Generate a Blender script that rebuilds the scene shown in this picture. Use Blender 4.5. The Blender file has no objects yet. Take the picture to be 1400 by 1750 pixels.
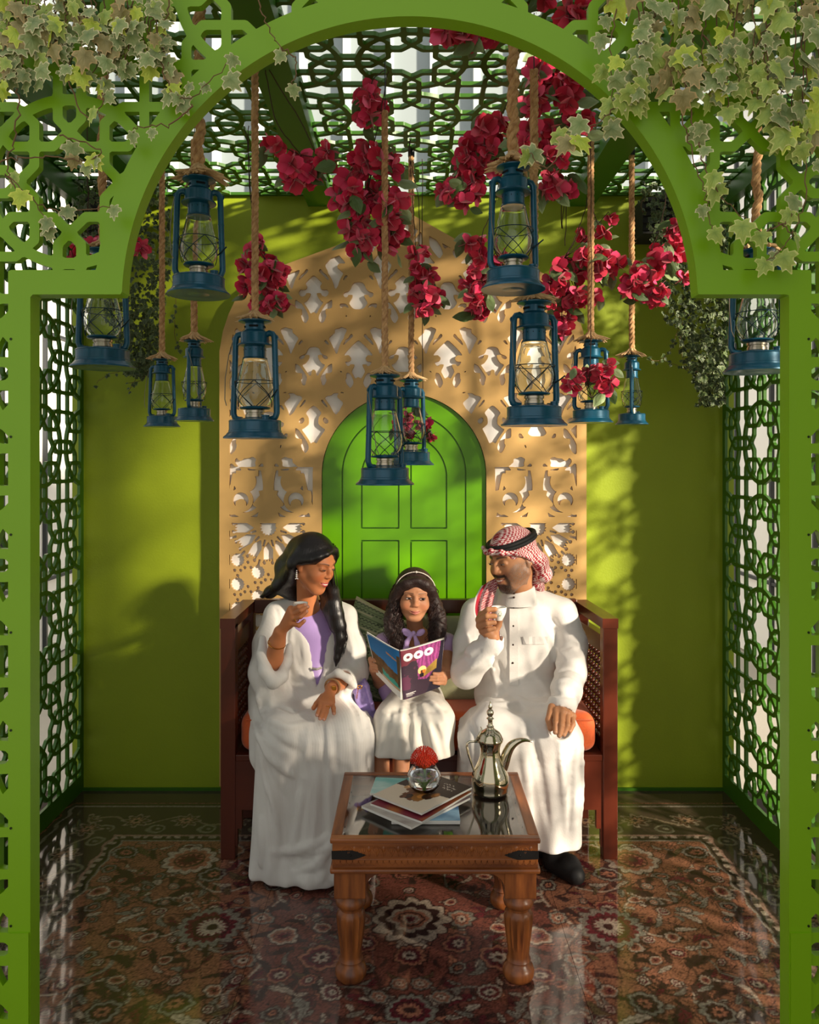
import bpy, math, random
import numpy as np
from mathutils import Vector, Matrix
R = random.Random(7)
SC = bpy.context.scene
# ---------------------------------------------------------------- camera, world, sun, exposure
FPX, CX, CY, HC = 1350.0, 704.0, 785.0, 1.45     # focal length and vanishing point in 1400x1750 pixels, eye height
cam = bpy.data.cameras.new('camera'); camo = bpy.data.objects.new('camera', cam); SC.collection.objects.link(camo)
cam.sensor_fit = 'HORIZONTAL'; cam.sensor_width = 36; cam.lens = 36 * FPX / 1400
cam.shift_x = (700 - CX) / 1400; cam.shift_y = -(875 - CY) / 1400
camo.location = (0, 0, HC); camo.rotation_euler = (math.pi / 2, 0, 0); cam.clip_start = .05
SC.camera = camo
w = bpy.data.worlds.new('sky'); SC.world = w; w.use_nodes = True
wn = w.node_tree.nodes; wl = w.node_tree.links
wn['Background'].inputs[0].default_value = (1.0, .985, .955, 1); wn['Background'].inputs[1].default_value = .84
SUN_DIR = Vector((-.74, .56, -.27)).normalized()
sun = bpy.data.lights.new('sun', 'SUN'); sun.energy = 10.5; sun.angle = math.radians(4.0); sun.color = (1.0, .86, .68)
suno = bpy.data.objects.new('sun', sun); SC.collection.objects.link(suno)
suno.rotation_euler = SUN_DIR.to_track_quat('-Z', 'Y').to_euler(); suno.location = (3, -2, 4)
SC.view_settings.view_transform = 'Standard'; SC.view_settings.look = 'None'
SC.view_settings.exposure = 0.0; SC.view_settings.gamma = 1; SC.view_settings.use_curve_mapping = False

# ---------------------------------------------------------------- helpers
def lin(c):
    if isinstance(c, str):
        c = [int(c[i:i + 2], 16) / 255 for i in (0, 2, 4)]
    return tuple((v / 12.92 if v <= .04045 else ((v + .055) / 1.055) ** 2.4) for v in c)
def P(px, py, D): return np.array([(px - CX) / FPX * D, D, HC - (py - CY) / FPX * D])
MATS = {}
def mat(name, col='808080', rough=.6, metal=0, var=0, vscale=8, bump=0, bscale=60, attr=None, spec=.5, coat=0, sheen=0,
        trans=0, ior=1.45, sub=0, bstretch=None, vstretch=None, col2=None, coatr=.05):
    if name in MATS: return MATS[name]
    m = bpy.data.materials.new(name); m.use_nodes = True; nt = m.node_tree; N = nt.nodes; L = nt.links
    b = N['Principled BSDF']; c = lin(col)
    b.inputs['Base Color'].default_value = (*c, 1); b.inputs['Roughness'].default_value = rough
    b.inputs['Metallic'].default_value = metal; b.inputs['Specular IOR Level'].default_value = spec
    b.inputs['Coat Weight'].default_value = coat; b.inputs['Coat Roughness'].default_value = coatr
    b.inputs['Sheen Weight'].default_value = sheen
    b.inputs['Transmission Weight'].default_value = trans; b.inputs['IOR'].default_value = ior
    if sub: b.inputs['Subsurface Weight'].default_value = sub; b.inputs['Subsurface Radius'].default_value = (.01, .004, .002); b.inputs['Subsurface Scale'].default_value = 1
    m.diffuse_color = (*c, 1)
    tc = N.new('ShaderNodeTexCoord')
    src = None
    if attr:
        a = N.new('ShaderNodeAttribute'); a.attribute_name = attr; src = a.outputs['Color']
    if var:
        mp = N.new('ShaderNodeMapping'); mp.inputs['Scale'].default_value = vstretch or (1, 1, 1)
        no = N.new('ShaderNodeTexNoise'); no.inputs['Scale'].default_value = vscale; no.inputs['Detail'].default_value = 5
        L.new(tc.outputs['Object'], mp.inputs[0]); L.new(mp.outputs[0], no.inputs['Vector'])
        rp = N.new('ShaderNodeValToRGB'); rp.color_ramp.elements[0].position = .3; rp.color_ramp.elements[1].position = .7
        mx = N.new('ShaderNodeMix'); mx.data_type = 'RGBA'
        L.new(no.outputs[0], rp.inputs[0]); L.new(rp.outputs[0], mx.inputs[0])
        if src is not None:
            mu = N.new('ShaderNodeMix'); mu.data_type = 'RGBA'; mu.blend_type = 'MULTIPLY'; mu.inputs[0].default_value = 1
            mu.inputs[7].default_value = (1 - var, 1 - var, 1 - var, 1); L.new(src, mu.inputs[6])
            L.new(mu.outputs[2], mx.inputs[6]); L.new(src, mx.inputs[7])
        else:
            c2 = lin(col2) if col2 else tuple(v * (1 - var) for v in c)
            mx.inputs[6].default_value = (*c2, 1); mx.inputs[7].default_value = (*c, 1)
        src = mx.outputs[2]
    if src is not None: L.new(src, b.inputs['Base Color'])
    if bump:
        mp2 = N.new('ShaderNodeMapping'); mp2.inputs['Scale'].default_value = bstretch or (1, 1, 1)
        n2 = N.new('ShaderNodeTexNoise'); n2.inputs['Scale'].default_value = bscale; n2.inputs['Detail'].default_value = 3
        L.new(tc.outputs['Object'], mp2.inputs[0]); L.new(mp2.outputs[0], n2.inputs['Vector'])
        bp = N.new('ShaderNodeBump'); bp.inputs['Strength'].default_value = 1; bp.inputs['Distance'].default_value = bump
        L.new(n2.outputs[0], bp.inputs['Height']); L.new(bp.outputs[0], b.inputs['Normal'])
    MATS[name] = m; return m

ORG = {}
def props(o, label=None, cat=None, group=None, kind=None):
    if label: o['label'] = label
    if cat: o['category'] = cat
    if group: o['group'] = group
    if kind: o['kind'] = kind
    return o
def thing(name, loc, label, cat, group=None):
    o = bpy.data.objects.new(name, None); SC.collection.objects.link(o); o.location = loc
    o.empty_display_size = .05; ORG[o.name] = np.array(loc, float)
    return props(o, label, cat, group)
def link_mesh(name, V, F, m, parent=None, smooth=False, col=None, origin=None, sharp=None):
    """V (n,3) world verts; F list of faces or list of arrays"""
    V = np.asarray(V, np.float64).reshape(-1, 3)
    if parent is not None: org = ORG[parent.name]
    elif origin is not None: org = np.array(origin, float)
    else: org = np.zeros(3)
    me = bpy.data.meshes.new(name); W = V - org
    if isinstance(F, np.ndarray): F = [F]
    if len(F) and isinstance(F[0], np.ndarray):
        tot = sum(len(f) for f in F); loops = np.concatenate([f.ravel() for f in F]).astype(np.int32)
        sizes = np.concatenate([np.full(len(f), f.shape[1]) for f in F]).astype(np.int32)
    else:
        tot = len(F); sizes = np.array([len(f) for f in F], np.int32); loops = np.array([i for f in F for i in f], np.int32)
    me.vertices.add(len(W)); me.vertices.foreach_set('co', W.ravel())
    me.loops.add(len(loops)); me.loops.foreach_set('vertex_index', loops)
    me.polygons.add(tot); st = np.concatenate([[0], np.cumsum(sizes)[:-1]]).astype(np.int32)
    me.polygons.foreach_set('loop_start', st); me.polygons.foreach_set('loop_total', sizes)
    me.update(calc_edges=True); me.validate()
    me.polygons.foreach_set('use_smooth', np.full(len(me.polygons), bool(smooth)))
    if smooth and sharp: me.set_sharp_from_angle(angle=math.radians(sharp))
    if col is not None:
        ca = me.color_attributes.new('col', 'FLOAT_COLOR', 'POINT'); c4 = np.ones((len(W), 4)); c4[:, :3] = col
        ca.data.foreach_set('color', c4.ravel())
    me.materials.append(m)
    o = bpy.data.objects.new(name, me); SC.collection.objects.link(o)
    if parent is not None: o.parent = parent
    else: o.location = org
    ORG[o.name] = org
    return o
class MB:
    def __init__(s): s.V = []; s.F = []
    def add(s, V, F):
        n = len(s.V); s.V.extend([tuple(map(float, v)) for v in V]); s.F.extend([tuple(i + n for i in f) for f in F]); return s
    def box(s, a, b, rz=0, bev=0):
        a, b = np.minimum(a, b), np.maximum(a, b); c = (a + b) / 2
        if bev <= 0:
            V = [[(a, b)[i][0], (a, b)[j][1], (a, b)[k][2]] for i in (0, 1) for j in (0, 1) for k in (0, 1)]
            F = [(0, 1, 3, 2), (4, 6, 7, 5), (0, 4, 5, 1), (2, 3, 7, 6), (0, 2, 6, 4), (1, 5, 7, 3)]
        else:
            bm = _bevbox(b - a, bev); V = [np.array(v) + c for v in bm[0]]; F = bm[1]
        if rz:
            cs, sn = math.cos(rz), math.sin(rz)
            V = [[c[0] + (v[0] - c[0]) * cs - (v[1] - c[1]) * sn, c[1] + (v[0] - c[0]) * sn + (v[1] - c[1]) * cs, v[2]] for v in V]
        return s.add(V, F)
    def hexa(s, V):  # 8 verts ordered i,j,k like box
        return s.add(V, [(0, 1, 3, 2), (4, 6, 7, 5), (0, 4, 5, 1), (2, 3, 7, 6), (0, 2, 6, 4), (1, 5, 7, 3)])
    def beam(s, p, q, w, h, up=(0, 0, 1)):
        p = np.array(p, float); q = np.array(q, float); d = q - p; d /= np.linalg.norm(d)
        up = np.array(up, float); x = np.cross(d, up); x /= np.linalg.norm(x); y = np.cross(x, d)
        V = [e + x * (i - .5) * w + y * (k - .5) * h for i in (0, 1) for e in (p, q) for k in (0, 1)]
        return s.hexa(V)
    def tube(s, pts, r, n=10, cap=True, closed=False):
        pts = [np.array(p, float) for p in pts]; m = len(pts); r = r if hasattr(r, '__len__') else [r] * m
        T = []
        for i in range(m):
            a = pts[(i - 1) % m] if (closed or i > 0) else pts[i]; b = pts[(i + 1) % m] if (closed or i < m - 1) else pts[i]
            t = b - a; T.append(t / (np.linalg.norm(t) + 1e-12))
        u = np.cross(T[0], [0, 0, 1.0]);
        if np.linalg.norm(u) < 1e-3: u = np.cross(T[0], [1.0, 0, 0])
        u /= np.linalg.norm(u); V = []
        for i in range(m):
            u = u - T[i] * np.dot(u, T[i]); u /= np.linalg.norm(u); v = np.cross(T[i], u)
            for k in range(n):
                a = 2 * math.pi * k / n; V.append(pts[i] + r[i] * (u * math.cos(a) + v * math.sin(a)))
        F = []
        for i in range(m if closed else m - 1):
            j = (i + 1) % m
            for k in range(n): F.append((i * n + k, i * n + (k + 1) % n, j * n + (k + 1) % n, j * n + k))
        if cap and not closed: F.append(tuple(range(n))[::-1]); F.append(tuple((m - 1) * n + k for k in range(n)))
        return s.add(V, F)
    def lathe(s, prof, c=(0, 0, 0), n=24, flute=None, capb=True, capt=True):
        V = []; m = len(prof)
        for (r, z) in prof:
            for k in range(n):
                a = 2 * math.pi * k / n; rr = r * (flute(a, z) if flute else 1)
                V.append((c[0] + rr * math.cos(a), c[1] + rr * math.sin(a), c[2] + z))
        F = [(i * n + k, i * n + (k + 1) % n, (i + 1) * n + (k + 1) % n, (i + 1) * n + k) for i in range(m - 1) for k in range(n)]
        if capb: F.append(tuple(range(n))[::-1])
        if capt: F.append(tuple((m - 1) * n + k for k in range(n)))
        return s.add(V, F)
    def ball(s, c, r, n=10, m=7):
        r = np.array(r if hasattr(r, '__len__') else [r] * 3); V = [np.array(c) + r * [0, 0, -1]]
        for i in range(1, m):
            t = math.pi * i / m
            for k in range(n):
                a = 2 * math.pi * k / n; V.append(np.array(c) + r * [math.sin(t) * math.cos(a), math.sin(t) * math.sin(a), -math.cos(t)])
        V.append(np.array(c) + r * [0, 0, 1]); F = [(0, 1 + (k + 1) % n, 1 + k) for k in range(n)]
        for i in range(m - 2):
            for k in range(n): F.append((1 + i * n + k, 1 + i * n + (k + 1) % n, 1 + (i + 1) * n + (k + 1) % n, 1 + (i + 1) * n + k))
        l = len(V) - 1; F += [(l, 1 + (m - 2) * n + k, 1 + (m - 2) * n + (k + 1) % n) for k in range(n)]
        return s.add(V, F)
    def prism(s, pts, off):  # pts: 3-D polygon, off: extrusion vector
        n = len(pts); off = np.array(off, float); V = [np.array(p, float) for p in pts] + [np.array(p, float) + off for p in pts]
        return s.add(V, [tuple(range(n))[::-1], tuple(range(n, 2 * n))] + [(i, (i + 1) % n, n + (i + 1) % n, n + i) for i in range(n)])
    def build(s, name, m, parent=None, smooth=False, origin=None, sharp=40, col=None):
        return link_mesh(name, s.V, s.F, m, parent, smooth, col, origin, sharp)
_bb = {}
def _bevbox(sz, bev):
    import bmesh
    key = tuple(round(float(v), 5) for v in sz) + (bev,)
    if key not in _bb:
        bm = bmesh.new(); bmesh.ops.create_cube(bm, size=1)
        for v in bm.verts: v.co = Vector((v.co.x * sz[0], v.co.y * sz[1], v.co.z * sz[2]))
        bmesh.ops.bevel(bm, geom=bm.edges[:], offset=min(bev, min(sz) * .45), segments=2, affect='EDGES', profile=.5)
        bm.verts.index_update(); _bb[key] = ([tuple(v.co) for v in bm.verts], [tuple(v.index for v in f.verts) for f in bm.faces]); bm.free()
    return _bb[key]

# ---- cut plates: a 2-D distance field (negative inside) turned into a plate with real thickness
CORN = {1: [[0, 4, 7]], 2: [[4, 1, 5]], 4: [[5, 2, 6]], 8: [[7, 6, 3]], 3: [[0, 1, 5, 7]], 6: [[4, 1, 2, 6]], 12: [[7, 5, 2, 3]], 9: [[0, 4, 6, 3]],
        5: [[0, 4, 5, 2, 6, 7]], 10: [[4, 1, 5, 6, 3, 7]], 7: [[0, 1, 2, 6, 7]], 14: [[4, 1, 2, 3, 7]], 13: [[0, 4, 5, 2, 3]], 11: [[0, 1, 5, 6, 3]]}
def plate(name, f, x0, x1, y0, y1, step, to3, thick, m, parent=None, col=None, origin=None):
    """to3(x, y, d) -> world points, d = 0 front .. thick back"""
    nx = int(math.ceil((x1 - x0) / step)) + 2; ny = int(math.ceil((y1 - y0) / step)) + 2
    xs = x0 - step / 2 + np.arange(nx + 1) * step; ys = y0 - step / 2 + np.arange(ny + 1) * step
    X, Y = np.meshgrid(xs, ys); G = f(X, Y)
    G = np.maximum(G, np.maximum(np.maximum(x0 - X, X - x1), np.maximum(y0 - Y, Y - y1)))
    G[np.abs(G) < 1e-7] = 1e-7
    I = (G < 0); c0, c1, c2, c3 = I[:-1, :-1], I[:-1, 1:], I[1:, 1:], I[1:, :-1]
    code = c0 * 1 + c1 * 2 + c2 * 4 + c3 * 8
    faces2 = []  # arrays (n,k,2)
    full = np.zeros((code.shape[0], code.shape[1] + 2), int); full[:, 1:-1] = (code == 15)
    d = np.diff(full, axis=1); r0, s0 = np.nonzero(d == 1); r1, s1 = np.nonzero(d == -1)
    faces2.append(np.stack([np.stack([xs[s0], ys[r0]], 1), np.stack([xs[s1], ys[r0]], 1), np.stack([xs[s1], ys[r0 + 1]], 1), np.stack([xs[s0], ys[r0 + 1]], 1)], 1))
    sides = []
    for k, polys in CORN.items():
        r, s = np.nonzero(code == k)
        if not len(r): continue
        xa, xb, ya, yb = xs[s], xs[s + 1], ys[r], ys[r + 1]
        g0, g1, g2, g3 = G[r, s], G[r, s + 1], G[r + 1, s + 1], G[r + 1, s]
        def tt(a, b): return np.clip(a / np.where(np.abs(a - b) < 1e-12, 1, a - b), 0.001, .999)
        pt = {0: (xa, ya), 1: (xb, ya), 2: (xb, yb), 3: (xa, yb), 4: (xa + (xb - xa) * tt(g0, g1), ya), 5: (xb, ya + (yb - ya) * tt(g1, g2)),
              6: (xa + (xb - xa) * tt(g3, g2), yb), 7: (xa, ya + (yb - ya) * tt(g0, g3))}
        for pl in polys:
            faces2.append(np.stack([np.stack(pt[i], 1) for i in pl], 1))
            n = len(pl)
            for i in range(n):
                a, b = pl[i], pl[(i + 1) % n]
                if a >= 4 and b >= 4: sides.append(np.stack([np.stack(pt[a], 1), np.stack(pt[b], 1)], 1))
    V = []; F = []; n = 0
    for A in faces2:
        if not len(A): continue
        k = A.shape[1]; idx = np.arange(len(A) * k).reshape(-1, k)
        fr = to3(A[..., 0].ravel(), A[..., 1].ravel(), np.zeros(A.shape[0] * k)); bk = to3(A[..., 0].ravel(), A[..., 1].ravel(), np.full(A.shape[0] * k, thick))
        V.append(fr); F.append(idx + n); n += len(fr); V.append(bk); F.append(idx[:, ::-1] + n); n += len(bk)
    if sides:
        S = np.concatenate(sides); a, b = S[:, 0], S[:, 1]; z = np.zeros(len(S)); t = z + thick
        Q = np.stack([to3(a[:, 0], a[:, 1], z), to3(a[:, 0], a[:, 1], t), to3(b[:, 0], b[:, 1], t), to3(b[:, 0], b[:, 1], z)], 1)
        V.append(Q.reshape(-1, 3)); F.append(np.arange(len(S) * 4).reshape(-1, 4) + n)
    V = np.concatenate(V)
    byk = {}
    for q in F: byk.setdefault(q.shape[1], []).append(q)
    return link_mesh(name, V, [np.concatenate(q) for q in byk.values()], m, parent, False, None, origin)
def sd_seg(X, Y, x1, y1, x2, y2):
    dx, dy = x2 - x1, y2 - y1; t = np.clip(((X - x1) * dx + (Y - y1) * dy) / (dx * dx + dy * dy + 1e-12), 0, 1)
    return np.hypot(X - x1 - t * dx, Y - y1 - t * dy)
def sd_box(X, Y, xa, xb, ya, yb): return np.maximum(np.maximum(xa - X, X - xb), np.maximum(ya - Y, Y - yb))
TILE = .367
def lattice(X, Y, cx, cy, hw=7.8):
    s = 328 / TILE; u = np.abs((X - cx + TILE / 2) % TILE - TILE / 2) * s; v = np.abs((Y - cy + TILE / 2) % TILE - TILE / 2) * s
    d = np.full(X.shape, 1e9)
    for a, b in ((u, v), (v, u)):
        for q in ((0, 87, 28, 60), (0, 87, 20, 107), (28, 60, 100, 60), (100, 60, 128, 92), (128, 92, 128, 164), (20, 107, 20, 164)):
            d = np.minimum(d, sd_seg(a, b, *q))
    d = np.minimum(d - hw, np.abs(np.hypot(u, v) - 140) - hw * 1.15)
    return d / s

# ---- volumes: smooth unions of tapered limbs, skinned by surface nets into one continuous mesh
class Vol:
    def __init__(s, lo, hi, step):
        s.lo = np.array(lo, float); s.h = step; s.n = np.ceil((np.array(hi) - s.lo) / step).astype(int) + 1
        s.ax = [s.lo[i] + np.arange(s.n[i]) * step for i in range(3)]; s.F = np.full(s.n, .1, np.float32)
    def win(s, lo, hi):
        a = np.clip(np.floor((np.array(lo) - s.lo) / s.h).astype(int), 0, s.n); b = np.clip(np.ceil((np.array(hi) - s.lo) / s.h).astype(int) + 1, 0, s.n)
        sl = tuple(slice(a[i], b[i]) for i in range(3))
        return sl, [s.ax[0][sl[0]][:, None, None], s.ax[1][sl[1]][None, :, None], s.ax[2][sl[2]][None, None, :]]
    def comb(s, lo, hi, fn, k=.01, op='u', pad=.03):
        sl, g = s.win(np.array(lo) - pad, np.array(hi) + pad)
        if 0 in [len(q.ravel()) for q in g]: return s
        d = np.broadcast_to(fn(*g), s.F[sl].shape); A = s.F[sl]
        if op == 'u': h = np.clip(.5 + .5 * (A - d) / k, 0, 1); s.F[sl] = A * (1 - h) + d * h - k * h * (1 - h)
        elif op == 's': d = -d; h = np.clip(.5 - .5 * (A - d) / k, 0, 1); s.F[sl] = A * (1 - h) + d * h + k * h * (1 - h)
        elif op == 'd': s.F[sl] = A + d
        return s
    def cap(s, a, b, ra, rb=None, k=.01, op='u', sq=None):
        a = np.array(a, float); b = np.array(b, float); rb = ra if rb is None else rb; d = b - a; L2 = d @ d + 1e-12; r = max(ra, rb)
        def fn(x, y, z):
            t = np.clip(((x - a[0]) * d[0] + (y - a[1]) * d[1] + (z - a[2]) * d[2]) / L2, 0, 1)
            return np.sqrt((x - a[0] - t * d[0]) ** 2 + (y - a[1] - t * d[1]) ** 2 + (z - a[2] - t * d[2]) ** 2) - (ra + (rb - ra) * t)
        return s.comb(np.minimum(a, b) - r, np.maximum(a, b) + r, fn, k, op, k + .012)
    def chain(s, pts, rs, k=.01, op='u'):
        rs = rs if hasattr(rs, '__len__') else [rs] * len(pts)
        for i in range(len(pts) - 1): s.cap(pts[i], pts[i + 1], rs[i], rs[i + 1], k, op)
        return s
    def ell(s, c, r, k=.01, op='u', rot=None):
        c = np.array(c, float); r = np.array(r if hasattr(r, '__len__') else [r] * 3, float); M = np.eye(3) if rot is None else np.array(rot).T
        def fn(x, y, z):
            q = [M[i][0] * (x - c[0]) + M[i][1] * (y - c[1]) + M[i][2] * (z - c[2]) for i in range(3)]
            k0 = np.sqrt(sum((q[i] / r[i]) ** 2 for i in range(3))); k1 = np.sqrt(sum((q[i] / r[i] ** 2) ** 2 for i in range(3))) + 1e-9
            return k0 * (k0 - 1) / k1
        m = r.max() if rot is not None else r
        return s.comb(c - m, c + m, fn, k, op, k + .012)
    def half(s, p, nrm, k=.004):  # cut away the side the normal points to
        nrm = np.array(nrm, float); nrm /= np.linalg.norm(nrm); p = np.array(p)
        return s.comb(s.lo, s.lo + s.n * s.h, lambda x, y, z: -((x - p[0]) * nrm[0] + (y - p[1]) * nrm[1] + (z - p[2]) * nrm[2]), k, 's', 0)
    def mesh(s):
        F = s.F; I = F < 0; n = s.n; c = n - 1
        off = [(i, j, k) for i in (0, 1) for j in (0, 1) for k in (0, 1)]
        cnt = sum(I[o[0]:o[0] + c[0], o[1]:o[1] + c[1], o[2]:o[2] + c[2]].astype(np.int8) for o in off)
        mix = (cnt > 0) & (cnt < 8); idx = np.full(c, -1, np.int64); ii = np.argwhere(mix); idx[mix] = np.arange(len(ii))
        acc = np.zeros((len(ii), 3)); num = np.zeros(len(ii)); g = {o: F[ii[:, 0] + o[0], ii[:, 1] + o[1], ii[:, 2] + o[2]] for o in off}
        for o in off:
            for ax in range(3):
                if o[ax] == 0:
                    q = list(o); q[ax] = 1; q = tuple(q); a, b = g[o], g[q]; m = (a < 0) != (b < 0); t = a / np.where(m, a - b, 1)
                    p = np.tile(np.array(o, float), (len(ii), 1)); p[:, ax] += t; acc[m] += p[m]; num[m] += 1
        V = s.lo + (ii + acc / num[:, None]) * s.h; Q = []
        for ax in range(3):
            u, v = (ax + 1) % 3, (ax + 2) % 3; sa = [slice(None)] * 3; sb = [slice(None)] * 3; sa[ax] = slice(0, -1); sb[ax] = slice(1, None)
            for q_ in (u, v): sa[q_] = slice(1, -1); sb[q_] = slice(1, -1)
            a, b = I[tuple(sa)], I[tuple(sb)]
            for ch, flip in ((a & ~b, False), (~a & b, True)):
                e = np.argwhere(ch)
                if not len(e): continue
                e[:, u] += 1; e[:, v] += 1
                def at(du, dv): r = e.copy(); r[:, u] += du; r[:, v] += dv; return idx[r[:, 0], r[:, 1], r[:, 2]]
                f = np.stack([at(-1, -1), at(0, -1), at(0, 0), at(-1, 0)], 1)
                Q.append(f[:, ::-1] if flip else f)
        Fq = np.concatenate(Q); Fq = Fq[(Fq >= 0).all(1)]
        return V, Fq
def join(parts):
    V = []; F = []; n = 0
    for v, f in parts: V.append(v); F.append(f + n); n += len(v)
    return np.concatenate(V), np.concatenate(F)
def relax(V, F, it=2, lam=.5):
    E = np.concatenate([F[:, [0, 1]], F[:, [1, 2]], F[:, [2, 3]], F[:, [3, 0]]]); n = len(V)
    for _ in range(it):
        S = np.zeros((n, 3)); C = np.zeros(n)
        for ax in range(3): S[:, ax] = np.bincount(E[:, 0], V[E[:, 1], ax], n) + np.bincount(E[:, 1], V[E[:, 0], ax], n)
        C = np.bincount(E[:, 0], minlength=n) + np.bincount(E[:, 1], minlength=n); V = V + lam * (S / np.maximum(C, 1)[:, None] - V)
    return V
# ---------------------------------------------------------------- the setting
YB, ZC, XL, XR, YF = 3.465, 2.604, -1.44, 1.363, 1.51
G_WALL = mat('lime wall paint', '8b9d15', .55, var=.08, vscale=3, bump=.0006, bscale=120)
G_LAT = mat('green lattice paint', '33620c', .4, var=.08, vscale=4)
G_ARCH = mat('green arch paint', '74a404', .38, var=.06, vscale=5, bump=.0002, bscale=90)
G_DOOR = mat('green door paint', '62a300', .35, var=.05, vscale=3)
WHITE = mat('white facade panel', 'f2f0ee', .6, var=.04, vscale=2)
def S(o): o['kind'] = 'structure'; return o
b = MB(); b.box((XL - .05, YB, 0), (XR + .05, YB + .08, ZC)); S(b.build('wall_back', G_WALL))
b = MB(); b.box((XL - .002, YB - .012, 0), (XR + .002, YB + .001, .012)); S(b.build('baseboard_back', G_LAT))
# side walls: cut lattice panels
def side(name, X, sgn, cz):
    def f(y, z):
        d = lattice(y, z, 3.09, cz, 6.8)
        fr = np.minimum(np.minimum(np.abs(y - (YB - .012)) - .014, z - .075), np.minimum(ZC - .05 - z, y - (YF + .05)))
        return np.minimum(d, fr)
    to3 = lambda y, z, d: np.stack([X + sgn * d, y, z], 1)
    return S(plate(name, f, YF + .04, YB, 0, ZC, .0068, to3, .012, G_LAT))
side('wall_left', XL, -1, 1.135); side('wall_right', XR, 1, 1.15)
# ceiling: cut lattice panel and solid beams
to3 = lambda x, y, d: np.stack([x, y, ZC + d], 1)
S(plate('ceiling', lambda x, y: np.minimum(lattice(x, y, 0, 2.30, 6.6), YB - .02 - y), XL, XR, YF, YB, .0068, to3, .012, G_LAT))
for i, xb in enumerate((-1.13, -.40, .74)):
    b = MB(); b.box((xb - .055, YF + .045, ZC - .045), (xb + .055, YB, ZC + .045)); S(b.build('trim_%d' % (i + 1), mat('ceiling beam paint', '376f14', .45)))
for i, xb in enumerate((XL + .02, XR - .02)):
    b = MB(); b.box((xb - .02, YF + .045, ZC - .075), (xb + .02, YB, ZC + .03)); S(b.build('trim_%d' % (i + 4), G_LAT))
# the arched screen in front
AX = -.004; AZ = 1.746
def arch_hole(d, ax, z, r):
    hole = np.minimum(sd_box(ax, z, -1, .7255, -1, 1.765), np.where(z > 1.7649, r - .551, 1)); d = np.maximum(d, -hole)
    return np.where(z < 1.765, np.maximum(d, .7255 - ax), np.maximum(d, .551 - r))
def farch(x, z):
    ax = np.abs(x - AX); r = np.hypot(ax, z - AZ); d = np.where(z > AZ - .03, np.abs(r - .577) - .026, 1)
    d = np.minimum(d, sd_box(ax, z, .552, .768, 1.765, 1.812)); d = np.minimum(d, sd_box(ax, z, .7255, .768, -.1, 1.812))
    d = np.minimum(d, 2.5 - z); d = np.minimum(d, 1.335 - ax); d = np.minimum(d, z - .09); return arch_hole(d, ax, z, r)
def flat_(x, z):
    ax = np.abs(x - AX); r = np.hypot(ax, z - AZ); d = lattice(ax, z, .651, 1.981, 8.4)
    hole = np.minimum(sd_box(ax, z, -1, .745, -1, 1.79), np.where(z > 1.789, r - .565, 1)); return np.maximum(d, -hole)
screen = S(plate('arch_screen', farch, XL, XR, 0, ZC, .0052, lambda x, z, d: np.stack([x, YF + d, z], 1), .038, G_ARCH))
plate('lattice_panel', flat_, XL, XR, 0, ZC, .0052, lambda x, z, d: np.stack([x, YF + .0006 + d, z], 1), .017, G_ARCH, screen)
b = MB()
for sx in (-1, 1):
    x = AX + sx * .7467
    b.box((x - .0195, YF - .004, 0), (x + .0195, YF + .001, .546))
o = b.build('column_plinth', G_ARCH, screen)
for sx in (-1, 1):
    for k in range(10):
        x, z = AX + sx * .7625, 1.68 - k * .187
        b = MB(); b.tube([(x, YF - .0012, z), (x, YF + .004, z)], .0024, 10); b.build('screw', mat('dark screw', '26331a', .4, .6), screen)
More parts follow.
